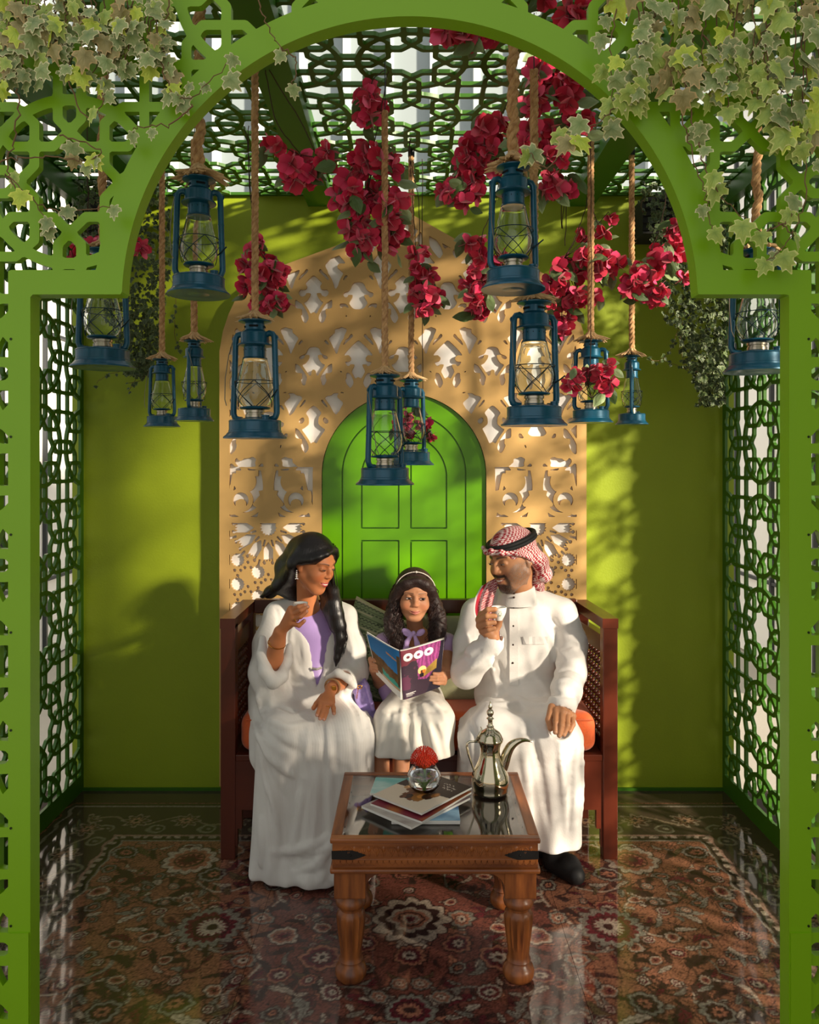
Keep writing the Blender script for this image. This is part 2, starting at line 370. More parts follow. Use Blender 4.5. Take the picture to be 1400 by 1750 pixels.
# floor: printed glossy tiles, painted from a drawn Persian carpet layout
def rug(X, Y):
    """colour of the carpet print at floor points, mirrored about the middle"""
    rg = random.Random(11); A = np.abs(X + .004); H, W_ = X.shape
    X = X + .004 * np.sin(Y * 41 + 2 * np.sin(X * 33)); Y0 = Y; A = np.abs(X + .004) + .005 * np.sin(Y * 57 + 1.3 * np.sin(X * 61)); C = np.empty(X.shape + (3,)); C[:] = (.170, .072, .042)
    def put(m, c, a=1.0): m = np.clip(m, 0, 1)[..., None] * a; C[:] = C * (1 - m) + np.array(c) * m
    soft = lambda d, w=.0035: np.clip(.5 - d / w, 0, 1)
    CR, DK, MR, PK, GR, OL = (.27, .215, .165), (.035, .017, .014), (.080, .014, .018), (.22, .090, .055), (.14, .125, .10), (.085, .062, .03)
    cen = np.hypot(A / .46, (Y - 2.15) / .62)
    put(soft(np.abs(np.maximum(A - .44, 0)) + .0 * A - .001, .01) , MR, .92)
    lobes = .47 + .035 * np.cos(9 * Y * 2)
    put(soft(np.abs(A - lobes) - .006), CR, .85); put(soft(np.abs(A - lobes - .014) - .003), DK, .8)
    def win(x, y, r):
        ys = Y[:, 0]; i0, i1 = np.searchsorted(ys, y - r), np.searchsorted(ys, y + r); out = []
        for s_ in (-1, 1):
            xs = X[0]; j0, j1 = np.searchsorted(xs, s_ * x - .004 - r), np.searchsorted(xs, s_ * x - .004 + r)
            if i1 > i0 and j1 > j0: out.append((slice(i0, i1), slice(j0, j1)))
        return out
    def pt(sl, m, c, a=1.0): m = np.clip(m, 0, 1)[..., None] * a; C[sl] = C[sl] * (1 - m) + np.array(c) * m
    def rosette(x, y, r, n, c1, c2, c3, tw=0):
        for sl in win(x, y, r * 1.4):
            dx, dy = A[sl] - x, Y[sl] - y; q = np.hypot(dx, dy); t = np.arctan2(dy, dx)
            rr = r * (.82 + .18 * np.abs(np.cos(n * t / 2 + tw)))
            pt(sl, soft(q - rr - .006), DK, .9); pt(sl, soft(q - rr), c1); pt(sl, soft(q - rr * .78), c2)
            pt(sl, soft(np.abs(q - r * .5) - r * .05), DK, .8)
            pt(sl, soft(q - r * .45 * (.6 + .4 * np.abs(np.cos(n * t / 2)))), c3); pt(sl, soft(q - r * .16), DK)
    def leaf(x, y, L, ang, bend, c1, wd=.28):
        ca, sa = math.cos(ang), math.sin(ang)
        for sl in win(x, y, L):
            dx, dy = A[sl] - x, Y[sl] - y; u = (dx * ca + dy * sa) / L; v = (-dx * sa + dy * ca) / L - bend * (u * u - .25)
            wv = wd * np.sqrt(np.clip(1 - (u / .5) ** 2, 0, 1)) * (.55 + .45 * np.abs(np.cos(u * 14))) * (1.1 - u)
            d = (np.abs(v) - wv * .5) * L; d = np.where(np.abs(u) > .5, (np.abs(u) - .5) * L + .002, d)
            pt(sl, soft(d - .004), DK, .8); pt(sl, soft(d), c1); pt(sl, soft(np.abs(v) * L - .0018) * (np.abs(u) < .36), DK, .6)
    def vine(pts, c, wd=.0035):
        for i in range(len(pts) - 1):
            (x1, y1), (x2, y2) = pts[i], pts[i + 1]; cx, cy = (x1 + x2) / 2, (y1 + y2) / 2; r = math.hypot(x2 - x1, y2 - y1) / 2 + .02
            for sl in win(cx, cy, r): pt(sl, soft(sd_seg(A[sl], Y[sl], x1, y1, x2, y2) - wd), c, .9)
    for q in range(44):   # scrolling vines with leaves
        x, y = rg.uniform(.02, 1.08), rg.uniform(1.55, 2.95); a = rg.uniform(0, 6.28); cu = rg.choice((-1, 1)) * rg.uniform(6, 13); pts = [(x, y)]
        for k in range(26):
            a += cu * .016; x += math.cos(a) * .017; y += math.sin(a) * .017; pts.append((x, y))
            if k % 3 == 1: leaf(x + math.cos(a + 1.4) * .02, y + math.sin(a + 1.4) * .02, rg.uniform(.035, .06), a + rg.choice((-1, 1)) * 1.1, .3, rg.choice((DK, DK, GR, MR, CR)), .35)
        vine(pts, rg.choice((DK, DK, GR, CR)))
    for q in range(330):
        x, y = rg.uniform(0, 1.1), rg.uniform(1.5, 2.98)
        leaf(x, y, rg.uniform(.035, .10), rg.uniform(0, 6.28), rg.uniform(-1, 1), rg.choice((DK, GR, CR, DK, MR, PK, OL)), rg.uniform(.2, .36))
    placed = []
    for q in range(400):
        x, y = rg.uniform(.0, 1.08), rg.uniform(1.5, 2.96); r = rg.choice((.016, .020, .026, .034, .046))
        if any(math.hypot(x - a, y - b_) < (r + c) * 1.35 for a, b_, c in placed): continue
        placed.append((x, y, r)); k = rg.choice(((CR, PK, MR), (PK, MR, CR), (GR, DK, PK), (CR, MR, CR), (GR, PK, CR)))
        rosette(x, y, r, rg.choice((6, 8, 8, 12)), *k)
    rosette(.62, 2.45, .105, 16, GR, MR, CR); rosette(.80, 2.86, .10, 12, CR, PK, MR); rosette(.66, 1.80, .09, 8, CR, PK, DK)
    rosette(0, 2.80, .06, 12, PK, MR, CR); rosette(0, 2.49, .125, 12, CR, DK, MR)
    rosette(0, 2.49, .07, 8, CR, PK, MR); rosette(0, 2.49, .035, 8, PK, CR, MR); rosette(0, 2.08, .065, 12, GR, MR, PK); rosette(.26, 2.3, .06, 8, PK, MR, CR); rosette(.24, 1.86, .07, 8, PK, CR, MR)
    # borders
    bd = np.maximum(A - 1.10, Y - 3.0); inb = bd > 0
    B = C.copy(); B[:] = (.045, .030, .020)
    ph = np.where(A - 1.10 > Y - 3.0, Y, A)
    wv = np.abs(bd - .17 - .035 * np.sin(ph * 22)); m = soft(wv - .007); B = B * (1 - m[..., None]) + np.array((.13, .10, .06)) * m[..., None]
    q = np.hypot((ph % .2) - .1, bd - .17); t = np.arctan2(bd - .17, (ph % .2) - .1)
    for rr, c in ((.062, (.15, .12, .08)), (.048, (.06, .03, .02)), (.03, (.20, .12, .07)), (.012, (.03, .02, .02))):
        m = soft(q - rr * (.8 + .2 * np.cos(8 * t)))[..., None]; B = B * (1 - m) + np.array(c) * m
    q2 = np.hypot(((ph + .1) % .2) - .1, bd - .10); m = (soft(np.abs(q2 - .03) - .006) + soft(q2 - .01))[..., None].clip(0, 1); B = B * (1 - m) + np.array((.12, .11, .07)) * m
    for o_, w_, c in ((.0, .006, (.17, .15, .12)), (.018, .004, (.02, .012, .01)), (.045, .006, (.20, .12, .09)), (.30, .006, (.15, .13, .1)), (.33, .004, (.12, .05, .03))):
        m = soft(np.abs(bd - o_) - w_)[..., None]; B = B * (1 - m) + np.array(c) * m
    m = (soft(np.abs(bd - .032) - .009) * (np.sin(ph * 150) > 0))[..., None]; B = B * (1 - m) + np.array((.2, .16, .12)) * m
    C[inb] = B[inb]
    rn = np.random.RandomState(3); C *= (1 + .22 * rn.randn(*X.shape))[..., None].clip(.4, 1.7)
    return (C * 1.25).clip(0, 1)
FL = mat('glossy carpet print tile', '555555', .085, attr='col', spec=.5, coat=.35)
MATS['glossy carpet print tile'].node_tree.nodes['Principled BSDF'].inputs['Coat Roughness'].default_value = .03
fl = MB(); fl.box((XL - .3, -.6, -.06), (XR + .3, YB + .02, -.012)); floor_o = S(fl.build('floor', mat('tile bed', '3a2a22', .8)))
xe = [XL - .05, -.475, .467, XR + .05]; yy = np.arange(.6, YB, .0046); yy[-1] = YB
for i in range(3):
    for (ya, yb) in ((.6, YB),):
        xs = np.linspace(xe[i] + .0006, xe[i + 1] - .0006, int((xe[i + 1] - xe[i]) / .0046)); ys = yy[(yy >= 1.6)]
        X, Y = np.meshgrid(xs, ys); C = rug(X, Y); ny, nx = X.shape
        V = np.stack([X.ravel(), Y.ravel(), np.zeros(X.size)], 1); I = np.arange(ny * nx).reshape(ny, nx)
        Fq = np.stack([I[:-1, :-1], I[:-1, 1:], I[1:, 1:], I[1:, :-1]], -1).reshape(-1, 4)
        # skirt down to the bed and the plain run towards the camera
        n = len(V); a, b_ = xs[0], xs[-1]
        ex = np.array([(a, .5, 0), (b_, .5, 0), (b_, 1.6, 0), (a, 1.6, 0), (a, .5, -.012), (b_, .5, -.012), (b_, YB, -.012), (a, YB, -.012), (a, YB, 0), (b_, YB, 0)])
        V = np.concatenate([V, ex]); C = np.concatenate([C.reshape(-1, 3), np.tile((.13, .06, .04), (10, 1))])
        Fq = np.concatenate([Fq, n + np.array([(0, 1, 2, 3), (4, 0, 8, 7), (1, 5, 6, 9), (4, 5, 1, 0)])])
        o = link_mesh('floor_tile', V, Fq, FL, floor_o, False, C)
# surroundings beyond the lattice: pale facade panels with mullions, paving
def facade(name, X, y0, y1, z1, sgn, cz):
    b = MB(); b.box((X, y0, -.05), (X + sgn * .1, y1, z1)); o = S(b.build(name, WHITE))
    k = 0; y = y0 + .35
    while y < y1:
        b = MB(); b.box((X - sgn * .03, y - .012, 0), (X, y + .012, z1)); b.build('mullion', mat('dark mullion', '3c3f42', .4, .3), o); y += .62
    for z in (.55, 2.4):
        b = MB(); b.box((X - sgn * .025, y0, z - .012), (X, y1, z + .012)); b.build('transom', MATS['dark mullion'], o)
# unseen slabs, added to keep sun off the arch front and right back wall
SUNBLOCK = mat('sun blocker grey', '8d8478', .8, var=.12, vscale=2)
for i, (x0, x1, y0, y1, z1) in enumerate(((1.75, 1.95, -1.6, .95, 4.6), (1.95, 2.10, 2.70, 3.05, 3.4))):
    b = MB(); b.box((x0, y0, -.06), (x1, y1, z1)); S(b.build('trim_%d' % (14 + i), SUNBLOCK))
facade('trim_10', -2.75, 4.3, 9.0, 4.2, -1, 0); facade('trim_11', 2.62, 4.75, 9.0, 4.2, 1, 0)
b = MB(); b.box((-14, -9, -.12), (14, 16, -.065)); S(b.build('trim_12', mat('courtyard paving', 'b9b1a4', .8, var=.1, vscale=2, bump=.001)))
# pale slatted facade high behind the pavilion, seen through the roof lattice
o = MB(); o.box((-9, 11.0, 0), (9, 11.3, 9.5)); hi = S(o.build('trim_13', mat('pale blue grey facade', '8d989a', .5, var=.05, vscale=1)))
for k in range(30):
    b = MB(); x = -8.7 + k * .6; b.box((x - .05, 10.86, .2), (x + .05, 11.0, 9.4)); b.build('fin', mat('white facade fin', 'c2cacc', .5), hi)
# ---------------------------------------------------------------- gold screen and green niche door on the back wall
GOLD = mat('gold paint', 'cba466', .42, metal=.15, var=.07, vscale=6, bump=.0002, bscale=150)
DP = 3.385; sc = DP / FPX
def sd_poly(X, Y, pts):
    d = np.full(X.shape, 1e9); ins = np.zeros(X.shape, bool); n = len(pts)
    for i in range(n):
        (x1, y1), (x2, y2) = pts[i], pts[(i + 1) % n]; d = np.minimum(d, sd_seg(X, Y, x1, y1, x2, y2))
        c = ((y1 > Y) != (y2 > Y)) & (X < (x2 - x1) * (Y - y1) / ((y2 - y1) or 1e-9) + x1); ins ^= c
    return np.where(ins, -d, d)
OUT = [(0, 358), (101, 415), (205, 453), (238, 466), (263, 483), (284, 507), (298, 536), (308, 566), (314, 600), (314, 1345)]
OUTL = [(-a, b_) for a, b_ in OUT[::-1]] + OUT[1:]
def smooth_star(dx, dy, r, n, amp): t = np.arctan2(dy, dx); return np.hypot(dx, dy) - r * (1 - amp + amp * 2 * np.abs((n * t / (2 * np.pi)) % 1 - .5))
def fgold(px, py):
    a = np.abs(px - 689); dout = sd_poly(px - 689, py, OUTL)
    ddoor = np.where(py < 813, np.hypot(px - 690.5, py - 813), np.abs(px - 690.5)) - 141
    g = np.full(px.shape, 50.0)           # distance to gold strokes and blobs
    def blob(f, k=5.0):
        nonlocal g; h = np.clip(.5 + .5 * (g - f) / k, 0, 1); g = g * (1 - h) + f * h - k * h * (1 - h)
    for k in range(-1, 5):                # interlaced ogee vines
        xk = k * 76.5; th = 2 * np.pi * (py - 518) / 222 + (k % 2) * math.pi; xx = xk + 38.5 * np.cos(th); sl = 38.5 * 2 * np.pi / 222 * np.sin(th)
        blob(np.abs(a - xx) / np.sqrt(1 + sl ** 2) - 5.6)
        xx = xk - 38.5 * np.cos(th); blob(np.abs(a - xx) / np.sqrt(1 + sl ** 2) - 5.6)
        th2 = 2 * np.pi * (py - 490) / 111; sl2 = 13 * 2 * np.pi / 111 * np.sin(th2); blob(np.abs(a - xk - 19 - 13 * np.cos(th2)) / np.sqrt(1 + sl2 ** 2) - 2.6); blob(np.abs(a - xk + 19 + 13 * np.cos(th2)) / np.sqrt(1 + sl2 ** 2) - 2.6)
    def flower(cx, cy):
        for c in {cx, -cx}:
            dx = np.abs(a - c); dy = py - cy; e = np.clip(dx / 33, 0, 1)
            blob(np.hypot(dx, dy + 15) - 14); blob(np.maximum(dx - 34, np.abs(dy + 3 * e ** 2 * 2) - 1 - 11 * np.sqrt(1 - e ** 2))); blob(np.hypot(dx - 31, dy + 7) - 5); blob(np.maximum(dx - 12 + dy * .3, np.abs(dy - 12) - 8))
            blob(sd_seg(dx, dy, 4, 8, 17, 28) - 4); blob(sd_seg(dx, dy, 17, 28, 36, 40) - 3.6); blob(sd_seg(dx, dy, 0, -26, 0, -36) - 4)
    def shield(cx, cy):
        for c in {cx, -cx}:
            dx = np.abs(a - c); dy = py - cy; blob(np.maximum(np.maximum(dx - 20 + np.abs(dy + 4) * .12, -dy - 20), dy + dx * .9 - 27)); blob(sd_seg(dx, dy, 17, -15, 24, -22) - 3); blob(sd_seg(dx, dy, 12, 8, 20, 26) - 3.5)
    def bud(cx, cy, s_=1):
        dx = a - cx; dy = py - cy; blob(np.hypot(dx, dy) - 17); blob(np.maximum(np.abs(dx) - 18, np.abs(dy + 13) - 5)); blob(np.hypot(dx - s_ * 16, dy - 9) - 6); blob(np.hypot(dx + s_ * 10, dy - 16) - 5)
    def curl(cx, cy, s_=1, r=10):
        dx = (a - cx) * s_; dy = py - cy; rr = np.hypot(dx, dy); t = np.arctan2(dy, dx)
        blob(np.where(t > -1.9, np.abs(rr - r - 1) - 4.2, 9)); blob(np.hypot(dx + r * .35, dy + r) - 5.5)
        for q in (0, 1, 2): blob(np.hypot(dx - (r + 2) * math.cos(.5 + q * .75), dy - (r + 2) * math.sin(.5 + q * .75)) - 3)
    for y0 in (462, 684): flower(76.5, y0)
    for y0 in (573, 795): flower(0, y0); flower(153, y0)
    flower(153, 671); flower(230, 462); flower(230, 684)
    for cx in (76.5, 230): shield(cx, 548); shield(cx, 765)
    for cx in (0, 153): shield(cx, 437); shield(cx, 655) if cx == 0 else None
    for cx in (0, 153, 306):
        for s_ in (-1, 1):
            for y0 in (545, 767):
                bud(cx + s_ * 38, y0, s_); curl(cx + s_ * 22, y0 + 62, s_); curl(cx + s_ * 52, y0 - 42, -s_)
            bud(cx + s_ * 38, 655, s_); curl(cx + s_ * 20, 500, s_); curl(cx + s_ * 22, 718, -s_, 9); curl(cx + s_ * 56, 622, -s_, 9)
    # tree and scrolls at the foot of the arabesque, y 795-893
    low = np.full(px.shape, 1e9)
    for q in (0,):
        dx = np.abs(a - 230.5)
        low = np.minimum(low, dx - (9 + np.abs(py - 832) ** 1.6 * .018))
        low = np.minimum(low, np.hypot(dx - 40, py - 823) - 19); low = np.minimum(low, np.maximum(np.abs(dx - 36) - 19, np.abs(py - 809) - 5))
        low = np.minimum(low, np.abs(np.hypot(dx - 40, py - 850) - 30) - 4.2 + (py < 838) * 9); low = np.minimum(low, np.hypot(dx - 47, py - 862) - 9)
        low = np.minimum(low, np.abs(np.hypot(dx - 47, py - 855) - 17) - 3.6); low = np.minimum(low, sd_seg(dx, py, 9, 846, 22, 862) - 4)
        low = np.minimum(low, sd_seg(dx, py, 10, 800, 38, 760) - 4.4); low = np.minimum(low, sd_seg(dx, py, 38, 806, 66, 770) - 4.4); low = np.minimum(low, sd_seg(dx, py, 58, 812, 66, 850) - 3.4)
        low = np.minimum(low, np.abs(py - 889) - 5.5); low = np.minimum(low, np.hypot(dx - 62, py - 872) - 8)
    low = np.minimum(low, sd_seg(dx, py, 8, 800, 75, 788) - 5); low = np.minimum(low, sd_seg(dx, py, 66, 850, 76, 880) - 5)
    g = np.where(py > 798, low, g + .6)
    # geometric lattice below: solid gold pierced with stars
    geo = np.full(px.shape, -1e3); dx, dy = a - 230.5, py - 902
    def pierce(f):
        nonlocal geo; geo = np.maximum(geo, -f)
    pierce(smooth_star(dx, dy, 15, 16, .22)); pierce(np.maximum(np.abs(dx) * 1.1 + (885 - py) * .75 - 9, np.abs(py - 885) - 10))
    t = np.arctan2(dy, dx); r = np.hypot(dx, dy)
    for ang in (0, 30, 60, 90, 120, 150, 180):
        ca, sa = math.cos(math.radians(ang)), math.sin(math.radians(ang)); u = dx * ca + dy * sa; v = np.abs(-dx * sa + dy * ca)
        pierce(np.maximum(np.maximum(24 - u + v * 1.5, u - 56 + 2.5 * np.cos(v * 1.3)), v - 8.5)); pierce(np.hypot(u - 60, v - 7) - 3.2)
    for ang in (15, 45, 75, 105, 135, 165):
        ca, sa = math.cos(math.radians(ang)), math.sin(math.radians(ang)); u = dx * ca + dy * sa; v = np.abs(-dx * sa + dy * ca); pierce(np.maximum(np.abs(u - 27) - 6, v - 1.8)); pierce(np.maximum(np.abs(u - 62) - 6, v - 2))
    for i in range(5):
        for j in range(9):
            x0, y0 = 283 - i * 35, 957 + (i % 2) * 21 + j * 41.5
            if math.hypot(x0 - 230.5, y0 - 902) < 74: continue
            pierce(smooth_star(a - x0, py - y0, 12.5, 14, .2))
            for oy in (20.7,):
                for an in (90, 210, 330):
                    pierce(np.hypot(a - x0 - 6 * math.cos(math.radians(an)), py - y0 - oy - 6 * math.sin(math.radians(an))) - 2.9)
            for an in (90, 210, 330): pierce(np.hypot(a - x0 + 17.5 - 6 * math.cos(math.radians(an)), py - y0 - 10 + 6 * math.sin(math.radians(an))) - 2.9)
    for j in range(12): pierce(np.maximum(np.abs(a - 298) - 2.5, np.abs(py - 915 - j * 41.5) - 9))
    geo = geo if True else np.where((r < 66) & (py < 968) & (r > 16), np.maximum(geo, -1e3), geo)
    g = np.where(py > 893, geo, g)
    inner = np.maximum(np.maximum(a - 297, dout + 17), 15 - ddoor); inner = np.maximum(inner, py - 1330)   # <0 inside the pierced field
    body = np.minimum(g, -inner)
    return np.maximum(np.maximum(body, dout), -ddoor) * sc
panel = thing('ornamental_screen', (0, DP + .02, 0), 'gold ogee screen of pierced arabesques standing against the lime wall', 'screen')
def t3(x, y, d): return np.stack([(x - CX) * sc, DP + d, HC - (y - CY) * sc], 1)
o = plate('pierced_panel', lambda x, y: fgold(x, y), 374, 1004, 357, 1345, 1.45, t3, .016, GOLD, panel)
def fback(x, y): return np.maximum(sd_poly(x - 689, y, OUTL) + 1.5, -(np.where(y < 813, np.hypot(x - 690.5, y - 813), np.abs(x - 690.5)) - 141)) * sc
plate('backing_board', fback, 374, 1004, 357, 1345, 3, lambda x, y, d: np.stack([(x - CX) * sc, DP + .017 + d, HC - (y - CY) * sc], 1), .055, mat('white backing board', 'f3f1ee', .6), panel)
# niche door: slab with separate raised fields divided by grooves
door = thing('niche_door', (0, DP + .02, 0), 'bright green round-topped panelled door inside the gold screen', 'door')
def arch2(x, y, r, ysp): return np.where(y < ysp, np.hypot(x - 690.5, y - ysp), np.abs(x - 690.5)) - r
def dpl(name, f, d0, th): plate(name, lambda x, y: f(x, y) * sc, 545, 836, 668, 1345, 2.0, lambda x, y, d: np.stack([(x - CX) * sc, DP + d0 + d, HC - (y - CY) * sc], 1), th, G_DOOR, door)
dpl('door_slab', lambda x, y: arch2(x, y, 140.8, 813), .028, .03)
dpl('outer_frame', lambda x, y: np.maximum(arch2(x, y, 140, 813), -arch2(x, y, 107, 811)), .014, .015)
def pan(x, y):
    inner = arch2(x, y, 72, 816); P1 = np.minimum(np.maximum(np.maximum(inner, y - 902), np.minimum(np.maximum(619 - x, x - 680.5), np.maximum(703.5 - x, x - 763))), 1e9)
    P2 = np.minimum(sd_box(x, y, 619, 680.5, 925.5, 1180), sd_box(x, y, 703.5, 763, 925.5, 1180)); return np.minimum(P1, P2)
dpl('inner_frame', lambda x, y: np.maximum(arch2(x, y, 104.5, 811), -(pan(x, y) - 2.2)), .014, .015)
for x0, x1 in ((619, 680.5), (703.5, 763)):
    dpl('door_panel', lambda x, y: np.maximum(np.maximum(pan(x, y), y - 910), np.maximum(x0 - 2 - x, x - x1 - 2)) + .3, .0155, .013)
    dpl('door_panel', lambda x, y: sd_box(x, y, x0, x1, 925.5, 1180) + .3, .0155, .013)
# ---------------------------------------------------------------- bench
WD = mat('dark mahogany', '5a2413', .32, var=.35, vscale=9, vstretch=(1, 1, .12), bump=.0003, bscale=40, coat=.25, coatr=.2)
WDH = mat('dark mahogany long grain', '5a2413', .32, var=.35, vscale=9, vstretch=(.12, 1, 1), coat=.25, coatr=.2)
bench = thing('bench', (.02, 3.0, 0), 'dark mahogany three-seat bench with turned-spindle sides', 'bench')
YFb, YBb = 2.86, 3.24
def bb(name, a, b_, m=WD, bev=.003): return MB().box(np.array(a), np.array(b_), bev=bev).build(name, m, bench)
for (x0, x1) in ((-.693, -.640), (.693, .746)): bb('front_post', (x0, YFb, 0), (x1, YFb + .05, .852))
for (x0, x1) in ((-.690, -.640), (.665, .715)): bb('back_post', (x0, YBb - .05, 0), (x1, YBb, .84))
for (x0, x1) in ((-.694, -.640), (.690, .747)):
    xo = .0 if x0 < 0 else -.028
    V = [(x + (xo if y > 3 else 0), y, z) for x in (x0, x1) for y in (YFb - .004, YBb + .004) for z in (.838, .874)]
    MB().hexa(V).build('arm_rail', WD, bench)
    xc = (x0 + x1) / 2; MB().hexa([(x + (xo if y > 3 else 0), y, z) for x in (xc - .016, xc + .016) for y in (YFb + .05, YBb - .05) for z in (.735, .80)]).build('lower_arm_rail', WD, bench)
    MB().hexa([(x + (xo if y > 3 else 0), y, z) for x in (xc - .018, xc + .018) for y in (YFb + .05, YBb - .05) for z in (.30, .42)]).build('side_rail', WD, bench)
    for k in range(8):
        y = YFb + .073 + k * .0335; pr = []
        for j in range(10):
            z = .42 + j * .0315; pr += [(.0035, z), (.0035, z + .006), (.0095, z + .012), (.0105, z + .0158), (.0095, z + .0195), (.0035, z + .0255)]
        x = xc + xo * (y - YFb) / .38; MB().lathe(pr + [(.0035, .735)], (x, y, 0), 8).build('spindle', WD, bench, True)
    for j in range(11):
        z = .42 + j * .0315; MB().tube([(xc, YFb + .05, z), (xc + xo * .74, YBb - .05, z)], .0035, 6).build('cross_rod', WD, bench, True)
bb('back_rail', (-.64, YBb - .04, .826), (.67, YBb, .881), WDH); bb('back_rail', (-.64, YBb - .035, .47), (.67, YBb - .005, .53), WDH)
for k in range(13): bb('back_slat', (-.60 + k * .1, YBb - .028, .53), (-.575 + k * .1, YBb - .012, .60 if k else .60), WD, 0)
bb('seat_board', (-.64, YFb + .004, .355), (.693, YBb, .378), WDH)
prf = lambda s_, x: [(x, 0, .355), (x, 0, .045), (x + s_ * .008, 0, .045), (x + s_ * .008, 0, .11), (x + s_ * .024, 0, .11), (x + s_ * .024, 0, .178), (x + s_ * .20, 0, .178), (x + s_ * .20, 0, .355)]
bb('front_apron', (-.45, YFb + .006, .178), (.50, YFb + .03, .362), WDH)
for s_, x in ((1, -.641), (-1, .694)): MB().prism([(p[0], YFb + .006, p[2]) for p in prf(s_, x)], (0, .024, 0)).build('apron_bracket', WDH, bench)
for x0, s_ in ((-.690, 1), (.712, 1)): MB().prism([(x0, y, z) for y, z in ((2.91, .30), (2.91, .05), (2.92, .05), (2.92, .11), (2.94, .11), (2.94, .18), (3.19, .18), (3.19, .30))], (.02, 0, 0)).build('side_apron', WD, bench)
# ---- soft things
def pillow(name, c, w_, h_, t, m, rot, label, cat, puff=.75, parent=None, nx=34, ny=28, colf=None):
    u = np.linspace(-1, 1, nx); v = np.linspace(-1, 1, ny); U, W2 = np.meshgrid(u, v)
    th = np.clip((1 - np.abs(U) ** 3.2) * (1 - np.abs(W2) ** 3.2), 0, 1) ** (.5 * puff) * t / 2; pin = 1 - .06 * (1 - W2 ** 2) * np.abs(U) ** 4; pin2 = 1 - .06 * (1 - U ** 2) * np.abs(W2) ** 4
    X = U * w_ / 2 * pin; Z = W2 * h_ / 2 * pin2; wr = .0035 * np.sin(U * 9 + W2 * 5) * (1 - U ** 2) * (1 - W2 ** 2)
    A = np.stack([X, -th + wr, Z], -1).reshape(-1, 3); B = np.stack([X, th, Z], -1).reshape(-1, 3); V = np.concatenate([A, B])
    I = np.arange(nx * ny).reshape(ny, nx); q = np.stack([I[:-1, :-1], I[:-1, 1:], I[1:, 1:], I[1:, :-1]], -1).reshape(-1, 4)
    bd = list(I[0, :]) + list(I[1:, -1]) + list(I[-1, -2::-1]) + list(I[-2:0, 0]); s_ = np.array([(bd[i + 1 - len(bd)], bd[i], bd[i] + nx * ny, bd[i + 1 - len(bd)] + nx * ny) for i in range(len(bd))])
    M = np.array(Matrix.Rotation(rot[2], 3, 'Z') @ Matrix.Rotation(rot[1], 3, 'Y') @ Matrix.Rotation(rot[0], 3, 'X'))
    col = colf(np.concatenate([U.ravel(), U.ravel()]), np.concatenate([W2.ravel(), W2.ravel()])) if colf else None
    o = link_mesh(name, V @ M.T + np.array(c), [q, q[:, ::-1] + nx * ny, s_], m, parent, True, col, c if parent is None else None)
    return props(o, label, cat)
ORNG = mat('burnt orange upholstery', 'c2521a', .75, var=.18, vscale=160, bump=.0006, bscale=420, sheen=.2)
cu = thing('seat_cushion', (.02, 3.03, .381), 'long burnt-orange seat cushion on the bench', 'cushion')
v = Vol((-.66, 2.82, .36), (.71, 3.24, .56), .008)
def fcu(x, y, z):
    qx = np.abs(x - .024) - (.650 - .045); qy = np.abs(y - 3.022) - (.163 - .045); qz = np.abs(z - .4535) - (.072 - .045)
    return np.sqrt(np.maximum(qx, 0) ** 2 + np.maximum(qy, 0) ** 2 + np.maximum(qz, 0) ** 2) - .045
v.comb((-.66, 2.84, .36), (.71, 3.24, .56), fcu, .001); V, F = v.mesh(); link_mesh('cushion_body', V, F, ORNG, cu, True)
MB().tube([(-.60, 2.862, .505), (.655, 2.862, .505)], .0028, 6).build('piping', ORNG, cu, True)
def stripes(U, W2):
    C = np.tile(np.array(lin('7d8a62')), (len(U), 1)); s_ = (W2 * 3.5 + U * .1) % 1; dk = np.array(lin('2b3326')); lt = np.array(lin('b5ab8a'))
    zig = (np.sin(U * 75) * np.where(((W2 * 14) % 1) > .5, 1, -1)) > 0
    C[(s_ < .16) & zig] = dk; C[(s_ > .2) & (s_ < .32)] = lin('4f5c3c'); C[(s_ > .45) & (s_ < .5)] = lt; C[(s_ > .62) & (s_ < .72) & zig] = dk; C[(s_ > .8) & (s_ < .88)] = lin('5f6b48'); C[W2 > .93] = lt
    return C
pillow('throw_pillow', P(655, 1128, 3.08), .39, .37, .10, mat('woven stripe cloth', '808080', .8, attr='col', bump=.0005, bscale=300), (-.18, .42, .06), 'olive zigzag-striped throw pillow tilted behind the woman and the girl', 'pillow', nx=120, ny=90, colf=stripes)
pillow('throw_pillow', P(797, 1124, 3.10), .34, .345, .10, mat('sage linen', '8b8c6c', .85, var=.1, vscale=120, bump=.0005, bscale=300), (-.2, -.03, 0), 'plain sage green throw pillow between the girl and the man', 'pillow')
pillow('throw_pillow', P(596, 1116, 3.145), .26, .30, .06, mat('olive cloth', '6f7547', .85, var=.1, vscale=100), (-.2, .15, 0), 'dull olive throw pillow tucked behind the striped one', 'pillow')
